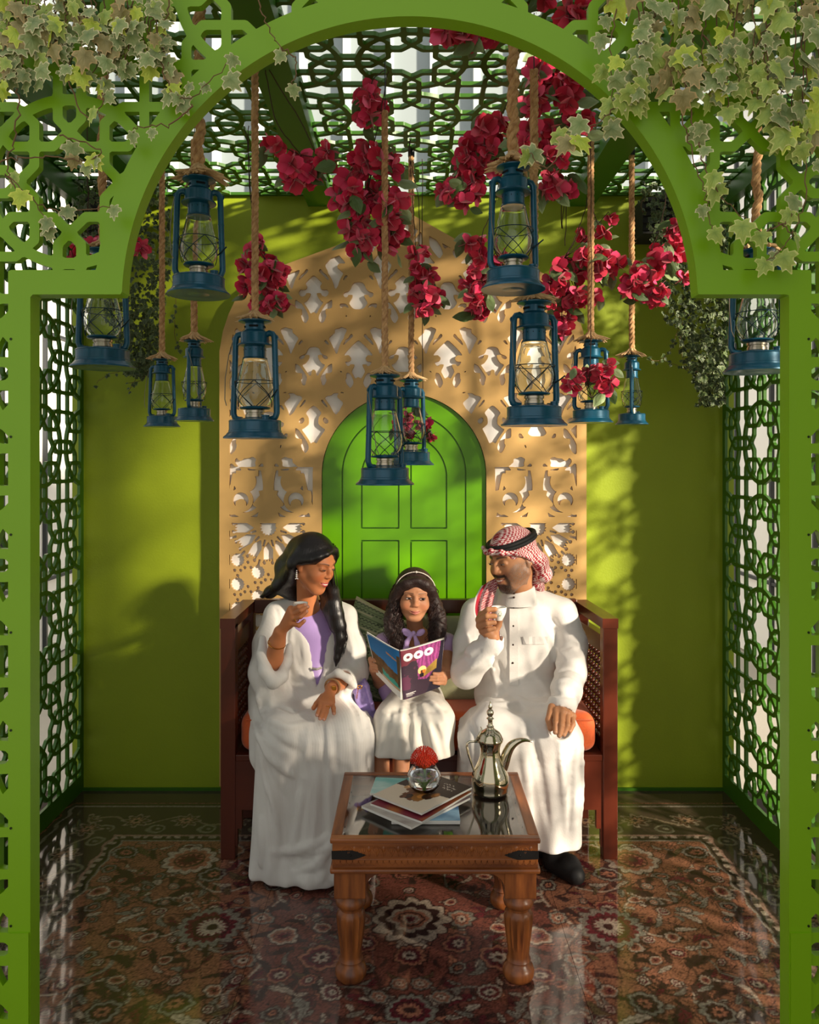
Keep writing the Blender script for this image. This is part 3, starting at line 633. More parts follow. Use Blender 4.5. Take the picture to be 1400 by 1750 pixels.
# ---------------------------------------------------------------- carved coffee table
TW = mat('sheesham wood', 'a5602c', .36, var=.6, vscale=38, vstretch=(.10, 1, 1), bump=.0004, bscale=60, coat=.15, coatr=.25, col2='5a2c12')
TWV = mat('sheesham wood upright', 'a5602c', .36, var=.6, vscale=38, vstretch=(1, 1, .12), bump=.0004, bscale=60, coat=.15, coatr=.25, col2='512711')
IRON = mat('blackened iron', '33302e', .5, .7, bump=.0003)
TX0, TX1, TY0, TY1, TZ = -.218, .346, 2.163, 2.617, .413
table = thing('coffee_table', ((TX0 + TX1) / 2, (TY0 + TY1) / 2, 0), 'carved wooden coffee table with glass top and fluted legs', 'table')
def tb(name, a, b_, m=TW, bev=.002): return MB().box(np.array(a), np.array(b_), bev=bev).build(name, m, table)
fr = .034
for y0, y1 in ((TY0 - .006, TY0 + fr - .012), (TY1 - fr + .012, TY1 + .006)): tb('top_frame', (TX0 - .006, y0, TZ - .014), (TX1 + .006, y1, TZ), TW, .004)
for x0, x1 in ((TX0 - .006, TX0 + fr - .008), (TX1 - fr + .008, TX1 + .006)): tb('top_frame', (x0, TY0 + .02, TZ - .014), (x1, TY1 - .02, TZ - .0005), mat('sheesham wood depth grain', 'a5602c', .38, var=.6, vscale=38, vstretch=(1, .1, 1), col2='5a2c12'), .004)
az0, az1 = .330, .399
tb('front_apron', (TX0, TY0, az0), (TX1, TY0 + .022, az1)); tb('back_apron', (TX0, TY1 - .022, az0), (TX1, TY1, az1))
tb('side_apron', (TX0, TY0 + .022, az0), (TX0 + .022, TY1 - .022, az1)); tb('side_apron', (TX1 - .022, TY0 + .022, az0), (TX1, TY1 - .022, az1))
for a, b_ in (((TX0 - .006, TY0 - .007, .316), (TX1 + .006, TY0 + .03, .330)), ((TX0 - .006, TY1 - .03, .316), (TX1 + .006, TY1 + .007, .330)), ((TX0 - .007, TY0, .316), (TX0 + .03, TY1, .3295)), ((TX1 - .03, TY0, .316), (TX1 + .007, TY1, .3295))): tb('lower_moulding', a, b_, TW, .005)
tb('bottom_board', (TX0 + .02, TY0 + .02, .332), (TX1 - .02, TY1 - .02, .342), mat('black stained board', '1b120d', .5), 0)
GL = mat('clear glass', 'ffffff', .0, trans=1, ior=1.45)
MB().box(np.array((TX0 + .022, TY0 + .018, TZ - .0065)), np.array((TX1 - .022, TY1 - .018, TZ - .0015))).build('glass_top', GL, table)
for i in range(5):
    for x in (TX0 + .0215, TX1 - .0215):
        MB().ball((x, TY0 + .06 + i * .08, .375), .0035, 8, 5).build('nail_head', IRON, table, True)
for side_ in (0, 1):     # carving: scalloped row and leaf fans, on the front and back aprons
    yv = TY0 - .0005 if side_ == 0 else TY1 + .0005
    mb = MB(); n = 33; dx = (TX1 - TX0 - .01) / n
    for k in range(n):
        x = TX0 + .005 + (k + .5) * dx; mb.tube([(x + .0088 * math.cos(t), yv, .3475 - .013 * math.sin(t) + .004) for t in np.linspace(0, math.pi, 7)], .0014, 5)
    mb.tube([(TX0 + .003, yv, .3545), (TX1 - .003, yv, .3545)], .0012, 5)
    props(mb.build('scallop_carving', TW, table, True), kind='stuff')
    mb = MB(); n = 13; dx = (TX1 - TX0 - .04) / n
    for k in range(n):
        x = TX0 + .02 + (k + .5) * dx
        mb.tube([(x + .0185 * math.cos(t), yv, .363 + .026 * math.sin(t)) for t in np.linspace(0, math.pi, 9)], .0016, 5)
        for q in (-1, -.45, .45, 1): mb.tube([(x, yv, .362), (x + q * .007, yv, .375), (x + q * .011, yv, .386)], [.0012, .0024, .0008], 5)
        mb.ball((x + dx / 2, yv, .383), (.005, .002, .008), 6, 5)
    props(mb.build('leaf_carving', TW, table, True), kind='stuff')
for x, s_ in ((TX0, 1), (TX1, -1)):
    for yv, sy in ((TY0, -1), (TY1, 1)):
        mb = MB(); mb.prism([(x - s_ * .0015, yv + sy * .0025, z) for z in (.356, .378)][::1] + [(x + s_ * .055, yv + sy * .0025, .380), (x + s_ * .078, yv + sy * .0025, .373), (x + s_ * .092, yv + sy * .0025, .367), (x + s_ * .078, yv + sy * .0025, .361), (x + s_ * .055, yv + sy * .0025, .354)], (0, -sy * .002, 0))
        mb.ball((x + s_ * .084, yv + sy * .003, .367), .003, 8, 5); mb.ball((x + s_ * .05, yv + sy * .003, .367), .003, 8, 5); mb.build('iron_strap', IRON, table)
flt = lambda a, z: 1 - (.10 * abs(math.sin(a * 7)) if .088 < z < .178 else 0)
LEG = [(.030, 0), (.038, .004), (.043, .014), (.044, .026), (.040, .038), (.031, .046), (.030, .052), (.034, .056), (.031, .062), (.0295, .07), (.031, .088), (.033, .10), (.037, .13), (.0405, .16), (.0415, .176), (.038, .188), (.031, .196), (.031, .202), (.040, .208), (.043, .217), (.041, .226), (.036, .232), (.036, .245)]
for cx in (TX0 + .0475, TX1 - .0475):
    for cy in (TY0 + .047, TY1 - .047):
        leg = MB().lathe(LEG, (cx, cy, 0), 42, flt).build('leg', TWV, table, True)
        o = MB().box(np.array((cx - .0435, cy - .0435, .243)), np.array((cx + .0435, cy + .0435, .317)), bev=.003).build('leg_block', TWV, leg)
for x, s_ in ((TX0 + .09, 1), (TX1 - .09, -1)):
    for yv in (TY0 + .012, TY1 - .03):
        pts = [(x, yv, .316), (x, yv, .262)] + [(x + s_ * (.056 - .05 * math.cos(t)) - s_ * .006, yv, .266 + .044 * math.sin(t)) for t in np.linspace(0, math.pi / 2, 7)] + [(x + s_ * .062, yv, .316)]
        MB().prism(pts, (0, .018, 0)).build('corner_bracket', TW, table)
# ---------------------------------------------------------------- things on the table
def pgrid(name, org, eu, ev, nu, nv, colf, m, parent, thick=.0008):
    U, W2 = np.meshgrid(np.linspace(0, 1, nu), np.linspace(0, 1, nv)); V = np.array(org) + U[..., None] * np.array(eu) + W2[..., None] * np.array(ev)
    I = np.arange(nu * nv).reshape(nv, nu); q = np.stack([I[:-1, :-1], I[:-1, 1:], I[1:, 1:], I[1:, :-1]], -1).reshape(-1, 4)
    return link_mesh(name, V.reshape(-1, 3), q, m, parent, False, colf(U.ravel(), W2.ravel()))
PRINT = mat('glossy magazine print', '808080', .45, attr='col', spec=.3)
PAPER = mat('magazine page edges', 'e9e5dd', .7, var=.1, vscale=300, vstretch=(.02, .02, 1))
def nz(U, W2, s_, sd): r = np.random.RandomState(sd); out = 0 * U
def fbm(U, W2, sd, f=3, o=4):
    r = np.random.RandomState(sd); out = np.zeros_like(U); am = 1
    for i in range(o):
        for k in range(4): a = r.rand() * 6.28; fx = f * 2 ** i; out += am * np.sin(fx * (U * math.cos(a) + W2 * math.sin(a)) * 6.28 + r.rand() * 6.28) / 4
        am *= .55
    return out
def cov_food(U, W2):
    C = np.tile(lin('d8c9b4'), (len(U), 1)); n = fbm(U, W2, 4, 2.2, 5); W0 = W2; dk = (W2 > .44 + .10 * U); W2 = W2 + .13; U0 = U; U = U - .10 ; C[dk] = lin('2c1c18')
    for cx, cy, r, c in ((.42, .50, .17, '6b3f22'), (.50, .47, .11, 'a06a33'), (.60, .56, .09, '3f2416'), (.25, .66, .12, '7a4a28'), (.17, .72, .07, '33211a'), (.36, .38, .06, '2e1d18'), (.30, .33, .045, '54301c'), (.66, .62, .06, '8a5a2c'), (.12, .60, .05, 'c59a6a')):
        m = np.hypot(U - cx, (W2 - cy) * .8) < r * (1 + .35 * n); C[m] = np.array(lin(c)) ; m2 = np.hypot(U - cx - .01, (W2 - cy) * .8 - .015) < r * .5 * (1 + .4 * n); C[m2] = np.array(lin(c)) * 1.9
    W2 = W0; U = U0
    # script-like lines of white lettering on the dark corner
    for (x, y, l) in ((.62, .80, .26), (.66, .74, .20), (.58, .86, .2)):
        m = (np.abs(W2 - y - .012 * np.sin(U * 95) - .006 * np.sin(U * 210)) < .0055) & (U > x) & (U < x + l) & (np.sin(U * 60 + y * 50) > -.75); C[m] = lin('e8e2da')
    return C
def cov_plain(c1, c2, sd):
    def f(U, W2):
        n = fbm(U, W2, sd, 1.5); a = np.array(lin(c1)); b_ = np.array(lin(c2)); t = np.clip(.5 + .5 * n + (W2 - .5), 0, 1)[:, None]; return a * t + b_ * (1 - t)
    return f
def magazine(name, c, ang, z, th, w_, l_, covf, label, nu=60, nv=80):
    ca, sa = math.cos(ang), math.sin(ang); eu = np.array((ca, sa, 0)); ev = np.array((-sa, ca, 0)); o0 = np.array((c[0], c[1], z)) - eu * w_ / 2 - ev * l_ / 2
    t = thing(name, (c[0], c[1], z), label, 'magazine', 'magazines stacked on the coffee table')
    mb = MB()
    for k in range(3):
        q = o0 + np.array((0, 0, k * th / 3)) + eu * R.uniform(-.001, .001); mb.hexa([q + eu * i * w_ + ev * j * l_ + np.array((0, 0, h)) for i in (0, 1) for j in (0, 1) for h in (.0003, th / 3 - .0003)])
    mb.build('pages', PAPER, t); pgrid('cover', o0 + np.array((0, 0, th + .0004)), eu * w_, ev * l_, nu, nv, covf, PRINT, t); return t
mz = TZ + .0002; mx, my = (712 - CX) / FPX * 2.36, 2.37
magazine('magazine', (.040, 2.312, 0), .0, mz, .010, .195, .135, cov_plain('2f5f8f', '9cc2d8', 5), 'lowest magazine of the stack, blue cover, lying square to the table edge', 20, 20)
magazine('magazine', (.014, 2.352, 0), -.745, mz + .0105, .007, .200, .262, cov_plain('5a3a3f', 'b8b0a8', 6), 'magazine with a muted rose cover second from the bottom', 20, 20)
magazine('magazine', (.030, 2.365, 0), -.66, mz + .018, .006, .190, .25, cov_plain('c9842c', '7a2a3a', 7), 'magazine with orange and plum page edges in mid stack', 20, 20)
magazine('magazine', (-.020, 2.430, 0), -.10, mz + .0245, .006, .20, .12, cov_plain('6fb5b0', 'c7dcd6', 8), 'magazine with a pale turquoise cover showing at the back of the stack', 20, 20)
magazine('magazine', (.034, 2.383, 0), -.72, mz + .031, .006, .190, .236, cov_food, 'topmost magazine with food on beige and dark brown cover', 110, 130)
# bowl vase with pincushion bloom
vc = (P(725, 1345, 2.385)[0], 2.385, mz + .0378)
vase = thing('glass_vase', vc, 'small round glass bowl vase on the magazine stack', 'vase')
outer = [(.018, 0), (.034, .004), (.046, .018), (.0515, .036), (.049, .054), (.040, .068), (.034, .0745), (.035, .079)]
inner = [(.033, .079), (.032, .0745), (.038, .067), (.0465, .053), (.049, .036), (.044, .02), (.033, .008), (.001, .006)]
MB().lathe(outer + inner, vc, 36, capb=True, capt=False).build('glass_bowl', GL, vase, True, sharp=70)
MB().lathe([(.0005, .0075), (.0315, .0095), (.042, .021), (.0470, .036), (.0455, .050), (.0005, .050)], vc, 30).build('water', mat('water', 'f4fbff', 0, trans=1, ior=1.33), vase, True, sharp=60)
fl = thing('pincushion_flower', (vc[0], vc[1], vc[2] + .02), 'red pincushion protea bloom standing in the round glass vase', 'flower')
RED = mat('scarlet styles', 'e03414', .5, var=.2, vscale=60); hc = np.array(vc) + (0, 0, .079)
MB().tube([np.array(vc) + (0, 0, .012), np.array(vc) + (.002, 0, .05), hc - (0, 0, .004)], .004, 8).build('stem', mat('flower stem', '5d8a2a', .5), fl, True)
MB().lathe([(.006, -.012), (.019, -.006), (.025, .006), (.022, .018), (.012, .025), (.002, .027)], hc, 18).build('flower_head', mat('orange red floret', 'c84a20', .6, var=.4, vscale=200), fl, True)
mb = MB()
for i in range(170):
    a = i * 2.39996; e = 1 - i / 170 * 1.15; h = max(-.2, e); rr = math.sqrt(max(0, 1 - h * h)); d = np.array((rr * math.cos(a), rr * math.sin(a), h * .75))
    p0 = hc + d * .020 + (0, 0, .004); p1 = hc + d * .043 + (0, 0, .012); p2 = p1 + np.array((-d[0] * .008, -d[1] * .008, .008)); mb.tube([p0, p1, p2], [.0009, .0009, .0008], 4); mb.ball(p2, .0016, 5, 4)
props(mb.build('styles', RED, fl, True), kind='stuff')
LEAFG = mat('fresh leaf', '6d9a2c', .4, var=.2, vscale=40)
for i in range(9):
    a = i * .7; mb = MB(); p = np.array(vc) + (0, 0, .014); q = p + (.036 * math.cos(a), .036 * math.sin(a), .016 + .014 * (i % 3)); n = np.array((-math.sin(a), math.cos(a), 0)) * .0045; m_ = (p + q) / 2 + (0, 0, .007)
    mb.add([p - n * .4, p + n * .4, m_ + n, m_ - n, q], [(0, 1, 2, 3), (3, 2, 4)]); mb.build('leaf', LEAFG, fl)
# coffee pot
SIL = mat('polished nickel', 'c9bda2', .09, 1.0, var=.05, vscale=10)
pc = np.array((P(838, 1350, 2.46)[0], 2.46, TZ + .0003))
pot = thing('coffee_pot', pc, 'tall polished silver coffee pot with crescent spout', 'coffee pot')
BODY = [(.048, 0), (.0535, .004), (.0545, .010), (.053, .014), (.0565, .026), (.0585, .040), (.0565, .056), (.049, .074), (.0395, .093), (.0325, .112), (.030, .128), (.0315, .143), (.0355, .154), (.0375, .158)]
MB().lathe(BODY, pc, 48).build('pot_body', SIL, pot, True, sharp=60)
LID = [(.0385, .158), (.0400, .162), (.0400, .168), (.037, .171), (.0355, .178), (.029, .187), (.019, .194), (.0125, .199), (.011, .203), (.0115, .206), (.0078, .209), (.0072, .222), (.0088, .228), (.0122, .230), (.008, .233), (.0062, .237), (.0105, .243), (.0115, .250), (.0085, .256), (.0045, .259), (.0065, .263), (.0068, .268), (.0035, .273), (.0025, .279), (.0006, .285)]
MB().lathe(LID, pc, 36).build('lid', SIL, pot, True, sharp=60)
MB().tube([pc + p for p in ((-.034, -.004, .158), (-.047, -.006, .160), (-.066, -.008, .160), (-.072, -.008, .155), (-.0735, -.008, .145), (-.068, -.008, .120), (-.055, -.007, .080), (-.046, -.005, .055), (-.044, -.004, .03), (-.046, -.004, .0))], [.0032, .0038, .004, .004, .004, .0036, .003, .003, .003, .003], 8).build('handle', SIL, pot, True)
MB().tube([pc + p for p in ((-.044, -.006, .160), (-.041, -.008, .172), (-.033, -.008, .186), (-.027, -.006, .198), (-.030, -.006, .206))], [.004, .005, .0035, .0025, .0015], 8).build('hinge', SIL, pot, True)
ctl = [(.030, .060), (.040, .078), (.046, .100), (.053, .124), (.066, .146), (.088, .160), (.110, .163), (.131, .157)]; cr = [.012, .0155, .0165, .0160, .0140, .0095, .0055, .0015]; pts = []; rs = []
for i in range(len(ctl) - 1):
    p0, p1, p2, p3 = ctl[max(i - 1, 0)], ctl[i], ctl[i + 1], ctl[min(i + 2, len(ctl) - 1)]
    for t in np.linspace(0, 1, 5, endpoint=(i == len(ctl) - 2)):
        f = lambda k: .5 * (2 * p1[k] + (p2[k] - p0[k]) * t + (2 * p0[k] - 5 * p1[k] + 4 * p2[k] - p3[k]) * t * t + (3 * p1[k] - p0[k] - 3 * p2[k] + p3[k]) * t ** 3)
        pts.append(pc + (f(0), -.002, f(1))); rs.append(cr[i] * (1 - t) + cr[i + 1] * t)
MB().tube(pts, rs, 14).build('spout', SIL, pot, True)
# ---------------------------------------------------------------- lanterns on jute ropes
BLU = mat('teal blue enamel', '0e5570', .33, metal=.25, var=.25, vscale=14, coat=.3, coatr=.15)
BRS = mat('brushed zinc', 'b5ab97', .3, 1.0); WIRE = mat('dark wire', '15303c', .4, .6)
JUTE = mat('jute fibre', 'd3aa78', .9, var=.25, vscale=90, vstretch=(1, 1, .6), bump=.0006, bscale=500, col2='9a6f48')
JUTEF = mat('frayed jute', 'd9b482', .95, var=.3, vscale=80)
BLK = mat('black fitting', '0e0e10', .5)
LGL = mat('lantern glass', 'f6fbf8', .0, trans=1, ior=1.33)
DRK = mat('vent opening', '04080a', .9)
def make_lantern():
    t = thing('hurricane_lantern', (0, 0, 0), 'x', 'lantern', 'blue hurricane lanterns hanging on jute ropes')
    L_ = lambda nm, pr, m=BLU, n=32, **k: MB().lathe(pr, (0, 0, 0), n, **k).build(nm, m, t, True, sharp=35)
    tank = L_('fuel_tank', [(.245, .004), (.262, .0), (.262, .012), (.240, .030), (.226, .048), (.219, .052), (.219, .066), (.2145, .070), (.2145, .138), (.218, .142), (.210, .152), (.12, .166), (.085, .172), (.082, .176)])
    MB().lathe([(.07, .001), (.10, .006), (.16, .010), (.245, .005)], (0, 0, 0), 28, capt=False).build('tank_underside', BLU, tank, True)
    MB().lathe([(.030, .150), (.030, .176), (.034, .178), (.034, .190), (.010, .194)], (.135, -.09, 0), 14).build('filler_cap', BLU, tank, True, sharp=35)
    L_('burner', [(.078, .172), (.078, .20), (.070, .203), (.070, .214), (.079, .217), (.079, .236), (.062, .242), (.05, .25)], BRS)
    L_('burner_plate', [(.06, .240), (.118, .244), (.128, .252), (.124, .262), (.085, .262), (.08, .27)])
    g1 = [(.090, .262), (.118, .285), (.142, .32), (.156, .365), (.157, .41), (.148, .46), (.134, .52), (.120, .58), (.108, .63), (.100, .675)]
    g2 = [(r - .005, z) for r, z in g1[::-1]]
    MB().lathe(g1 + g2, (0, 0, 0), 36, capb=False, capt=False).build('glass_globe', LGL, t, True, sharp=80)
    MB().tube([(-.012, 0, .25), (-.012, 0, .275), (.012, 0, .275), (.012, 0, .25)], .004, 5).build('wick_holder', BRS, t)
    ch = L_('chimney', [(.098, .66), (.103, .664), (.100, .672), (.092, .676), (.092, .762), (.100, .766), (.142, .772), (.147, .778), (.142, .786), (.122, .792), (.118, .80), (.117, .872), (.112, .884), (.096, .896), (.086, .90), (.082, .905), (.082, .955), (.105, .962), (.136, .972), (.138, .980), (.10, .990), (.03, .995)])
    for k in range(8):
        a = k * math.pi / 4 + .3; mb = MB(); c, s_ = math.cos(a), math.sin(a)
        q = lambda u, z: (c * .0832 - s_ * u, s_ * .0832 + c * u, z)
        if k % 2 == 0: mb.add([q(-.034, .922), q(.034, .922), q(.04, .930), q(.034, .940), q(-.034, .940), q(-.04, .930)], [(0, 1, 2, 3, 4, 5)]); mb.build('vent_slot', DRK, ch)
    mb = MB()
    for k in range(12):
        a = k * math.pi / 6; mb.ball((.0915 * math.cos(a), .0915 * math.sin(a), .738), .0045, 6, 4)
    props(mb.build('vent_holes', DRK, ch), kind='stuff')
    for s_ in (-1, 1):
        pts = [(s_ * .10, 0, .862), (s_ * .13, 0, .876), (s_ * .158, 0, .868), (s_ * .174, 0, .845), (s_ * .178, 0, .80), (s_ * .186, 0, .5), (s_ * .196, 0, .26), (s_ * .196, 0, .21), (s_ * .184, 0, .178), (s_ * .158, 0, .162), (s_ * .12, 0, .158)]
        fr = MB().tube(pts, .0255, 12).build('side_tube', BLU, t, True)
        for z, x in ((.60, .1835), (.44, .189)): MB().tube([(s_ * x, 0, z - .004), (s_ * x, 0, z + .004)], .0275, 12).build('tube_ring', BLU, fr, True, sharp=30)
        MB().tube([(s_ * .178, 0, .80), (s_ * .20, 0, .82), (s_ * .206, 0, .84), (s_ * .196, 0, .855)], .006, 6).build('bail_ear', BLU, fr, True)
    th = np.linspace(0, 2 * math.pi, 28, endpoint=False); mb = MB()
    mb.tube([(.166 * math.cos(a), .166 * math.sin(a), .475 - .03 * math.cos(a) * 0) for a in th], .0038, 5, closed=True)
    for q in range(4):
        a0 = q * math.pi / 2 + .4; mb.tube([((.166 - .03 * u + .012 * math.sin(u * 3.1)) * math.cos(a0 + u * 1.45), (.166 - .03 * u + .012 * math.sin(u * 3.1)) * math.sin(a0 + u * 1.45), .475 - .21 * u) for u in np.linspace(0, 1, 9)], .0036, 5)
        mb.tube([((.166 - .03 * u + .012 * math.sin(u * 3.1)) * math.cos(a0 - u * 1.45), (.166 - .03 * u + .012 * math.sin(u * 3.1)) * math.sin(a0 - u * 1.45), .475 - .21 * u) for u in np.linspace(0, 1, 9)], .0036, 5)
    mb.build('wire_guard', WIRE, t, True)
    MB().tube([(.158, -.02, .34), (.19, -.05, .36), (.235, -.075, .40)], .006, 6).build('lift_lever', WIRE, t, True)
    bail = [(-.20, 0, .83), (-.215, -.05, .70), (-.222, -.10, .50), (-.21, -.13, .32), (-.19, -.14, .27)]
    MB().tube(bail, .0042, 5).build('bail_wire', mat('galvanised wire', '8e8678', .4, .8), t, True)
    return t
LAN = make_lantern()
def copy_tree(o, parent=None):
    c = o.copy(); SC.collection.objects.link(c); ORG[c.name] = ORG[o.name]
    if parent is not None: c.parent = parent
    for ch in [x for x in list(bpy.data.objects) if x.parent == o]: copy_tree(ch, c)
    return c
KIDS = {}
def rope(x, y, z0, z1, r, label, wob=0, sway=0, clip=False):
    t = thing('jute_rope', (x, y, z1), label, 'rope', 'jute ropes holding the lanterns')
    n = max(6, int((z1 - z0) / (r * .9))); mb = MB()
    for k in range(3):
        pts = []
        for i in range(n * 2 + 1):
            u = i / (n * 2); z = z0 + (z1 - z0) * u; a = 2 * math.pi * (k / 3 + (z - z0) / (r * 5.2)); w_ = wob * (math.sin(u * 31) + .6 * math.sin(u * 53 + 1)) * .003
            pts.append((x + sway * u + r * .5 * math.cos(a) + w_, y + r * .5 * math.sin(a), z))
        mb.tube(pts, [r * .60 * (1 + wob * .16 * math.sin(i * .9)) for i in range(len(pts))], 7)
    mb.build('twisted_strands', JUTE, t, True)
    mb = MB(); q = random.Random(int(x * 1000 + y * 77)); m_ = int(46 * (1 if r > .009 else .75))
    for i in range(m_):   # frayed end splayed over the lantern cap
        a = i * 2.4 + q.uniform(-.3, .3); L_ = r * q.uniform(3.2, 6.0); h = r * q.uniform(.2, 1.6)
        p = [(x + .5 * r * math.cos(a), y + .5 * r * math.sin(a), z0 + r * 2.6), (x + .32 * L_ * math.cos(a), y + .32 * L_ * math.sin(a), z0 + r * .9 + h * .4), (x + .75 * L_ * math.cos(a + .1), y + .75 * L_ * math.sin(a + .1), z0 + h * .45), (x + L_ * math.cos(a + .2), y + L_ * math.sin(a + .2), z0 + h * .5 - r * .5)]
        mb.tube(p, [r * .42, r * .40, r * .34, r * .12], 5)
    for i in range(int(m_ * 1.2)):
        z = z0 + (z1 - z0) * q.random(); a = q.uniform(0, 6.28); u = (z - z0) / (z1 - z0); mb.tube([(x + sway * u + r * math.cos(a), y + r * math.sin(a), z), (x + sway * u + r * 1.5 * math.cos(a + .5), y + r * 1.5 * math.sin(a + .5), z + q.uniform(-.8, .8) * r)], [r * .05, r * .02], 3)
    props(mb.build('frayed_end', JUTEF, t, True), kind='stuff')
    top = z1
    if clip: MB().tube([(x + sway, y, z1 - .012), (x + sway, y, z1 + .03)], r * 1.15, 12).build('ceiling_clip', BLK, t, True, sharp=30); top = z1 + .03
    if top < ZC - .01: MB().tube([(x + sway, y, top - .004), (x + sway * 1.2, y + .004, (top + ZC) / 2), (x + sway, y, ZC + .01)], .0016, 5).build('hanging_wire', BLK, t, True)
    return t
#        px   y_top y_bot  D   yaw  radius_scale rope_px ropetop_y  label
LANS = [(340, 303, 500, 1.90, .15, 1.0, 18, None, 'large blue lantern highest on the left, behind the left curve of the arch'),
        (877, 282, 491, 1.92, .25, .98, 18, None, 'large blue lantern highest on the right, behind the right curve of the arch'),
        (176, 425, 627, 2.21, .1, 1.0, 14, 85, 'blue lantern at far left whose top is hidden by the arch ledge'),
        (1294, 425, 634, 2.18, -.25, 1.0, 14, 68, 'blue lantern at far right whose top is hidden by the arch ledge'),
        (436, 545, 749, 2.13, -.25, 1.0, 12, 100, 'large blue lantern left of the niche door, over the gold screen'),
        (913, 513, 727, 2.06, .3, 1.0, 14, 120, 'large blue lantern over the right half of the gold screen'),
        (658, 638, 829, 2.30, .75, 1.0, 11, 190, 'lowest blue lantern, in front of the top of the green niche door'),
        (703, 647, 795, 2.95, .7, 1.0, 9.5, 262, 'smaller blue lantern close behind the lowest one'),
        (277, 612, 729, 3.02, -.15, .98, 9.5, 282, 'small blue lantern furthest left on the plain lime wall'),
        (332, 580, 719, 2.72, 1.45, .9, 11, 240, 'narrow blue lantern seen edge-on beside the small leftmost one'),
        (1010, 580, 722, 2.68, -.35, 1.0, 11, 203, 'small blue lantern with crimson flowers caught in its frame'),
        (1080, 606, 725, 2.96, 1.25, .88, 9.5, 258, 'smallest blue lantern, edge-on against the plain wall at right')]
RL = ['rope of the highest left lantern, crossing behind the arch band', 'thick knotted rope of the highest right lantern', 'rope hanging behind the left spandrel of the arch screen', 'rope hanging behind the right spandrel of the arch screen',
      'rope running down left of the gold screen peak', 'rope directly behind the highest right lantern', 'rope of the lowest lantern, crossing the gold screen', 'thin rope just right of the gold screen centre', 'thin leftmost rope against the lime wall', 'short rope seen below the highest left lantern',
      'rope hanging past crimson flowers right of the gold screen', 'thin rightmost rope against the lime wall']
for i, (px, yt, yb, D, yaw, rs, rp, rt, lb) in enumerate(LANS):
    o = LAN if i == 0 else copy_tree(LAN); o['label'] = lb
    zb = HC - (yb - CY) / FPX * (D - .03); zt = HC - (yt - CY) / FPX * D; s_ = zt - zb; x = (px - CX) / FPX * D
    o.location = (x, D, zb); o.rotation_euler = (0, 0, yaw); o.scale = (s_ * rs, s_ * rs, s_)
    r = rp / FPX * D / 2 * 1.02; ztop = ZC - .004 if rt is None else HC - (rt - CY) / FPX * D
    rope(x, D, zt - .004, min(ztop, ZC - .004), r, RL[i], wob=1 if i < 4 else .15, sway=0, clip=i in (2, 3, 7, 11))
# ---------------------------------------------------------------- ivy and bougainvillea
def leaf_mesh(name, outline, cen, edge, mid, m, bend=.12, fold=.1):
    """fan from a mid ring; colour goes from centre to margin"""
    n = len(outline); V = [(0, .25, 0)]; C = [lin(cen)]
    for f, c in ((.55, mid), (.82, mid), (1.0, edge)):
        for (x, y) in outline:
            X, Y = x * f, .25 + (y - .25) * f; V.append((X, Y, -bend * Y * Y - fold * abs(X) * .6 + .03 * math.sin(9 * X + 5 * Y))); C.append(lin(c))
    F = [(0, 1 + i, 1 + (i + 1) % n) for i in range(n)]
    for k in (0, 1): F += [(1 + k * n + i, 1 + (k + 1) * n + i, 1 + (k + 1) * n + (i + 1) % n, 1 + k * n + (i + 1) % n) for i in range(n)]
    me = bpy.data.meshes.new(name); me.from_pydata(V, [], F); ca = me.color_attributes.new('col', 'FLOAT_COLOR', 'POINT')
    for i, c in enumerate(C): ca.data[i].color = (*c, 1)
    me.materials.append(m); return me
IVY = [(0, 0), (.16, -.12), (.34, -.10), (.30, .08), (.55, .16), (.62, .40), (.38, .42), (.30, .55), (.34, .78), (.14, .74), (.03, 1.02), (-.03, 1.02), (-.14, .74), (-.34, .78), (-.30, .55), (-.38, .42), (-.62, .40), (-.55, .16), (-.30, .08), (-.34, -.10), (-.16, -.12)]
LM = mat('variegated ivy leaf', '808080', .5, attr='col', var=.25, vscale=60)
MATS['variegated ivy leaf'].node_tree.nodes['Principled BSDF'].inputs['Transmission Weight'].default_value = 0
IV = [leaf_mesh('ivy_leaf', IVY, *c, LM, b_, f_) for c, b_, f_ in ((('6c8646', 'ece4b4', '8fa062'), .15, .15), (('7a983e', 'dcdf88', '9db350'), .3, .05), (('607a44', 'e2d6a2', '85935c'), -.1, .2), (('9ab432', 'e4e864', 'b4c83e'), .2, .1), (('7a7640', 'd0b078', '98905a'), .35, .2))]
STEM = mat('ivy stem', '6d5236', .8)
def orient(up, nrm, roll=0):
    y = Vector(up).normalized(); z = Vector(nrm); z = (z - y * z.dot(y)).normalized(); x = y.cross(z); return Matrix((x, y, z)).transposed()
def hang_leaf(parent, me, p, size, rg, face=(0, -1, .25), nm='leaf', droop=1.0):
    o = bpy.data.objects.new(nm, me); SC.collection.objects.link(o); o.parent = parent
    up = (rg.uniform(-.9, .9), rg.uniform(-.35, .2), -droop + rg.uniform(-.3, .5)); n = (face[0] + rg.uniform(-.6, .6), face[1] + rg.uniform(-.3, .5), face[2] + rg.uniform(-.5, .5))
    M = orient(up, n).to_4x4() @ Matrix.Scale(size, 4); M.translation = Vector(np.array(p) - ORG[parent.name]); o.matrix_local = M
    ORG[o.name] = np.array(p); return o
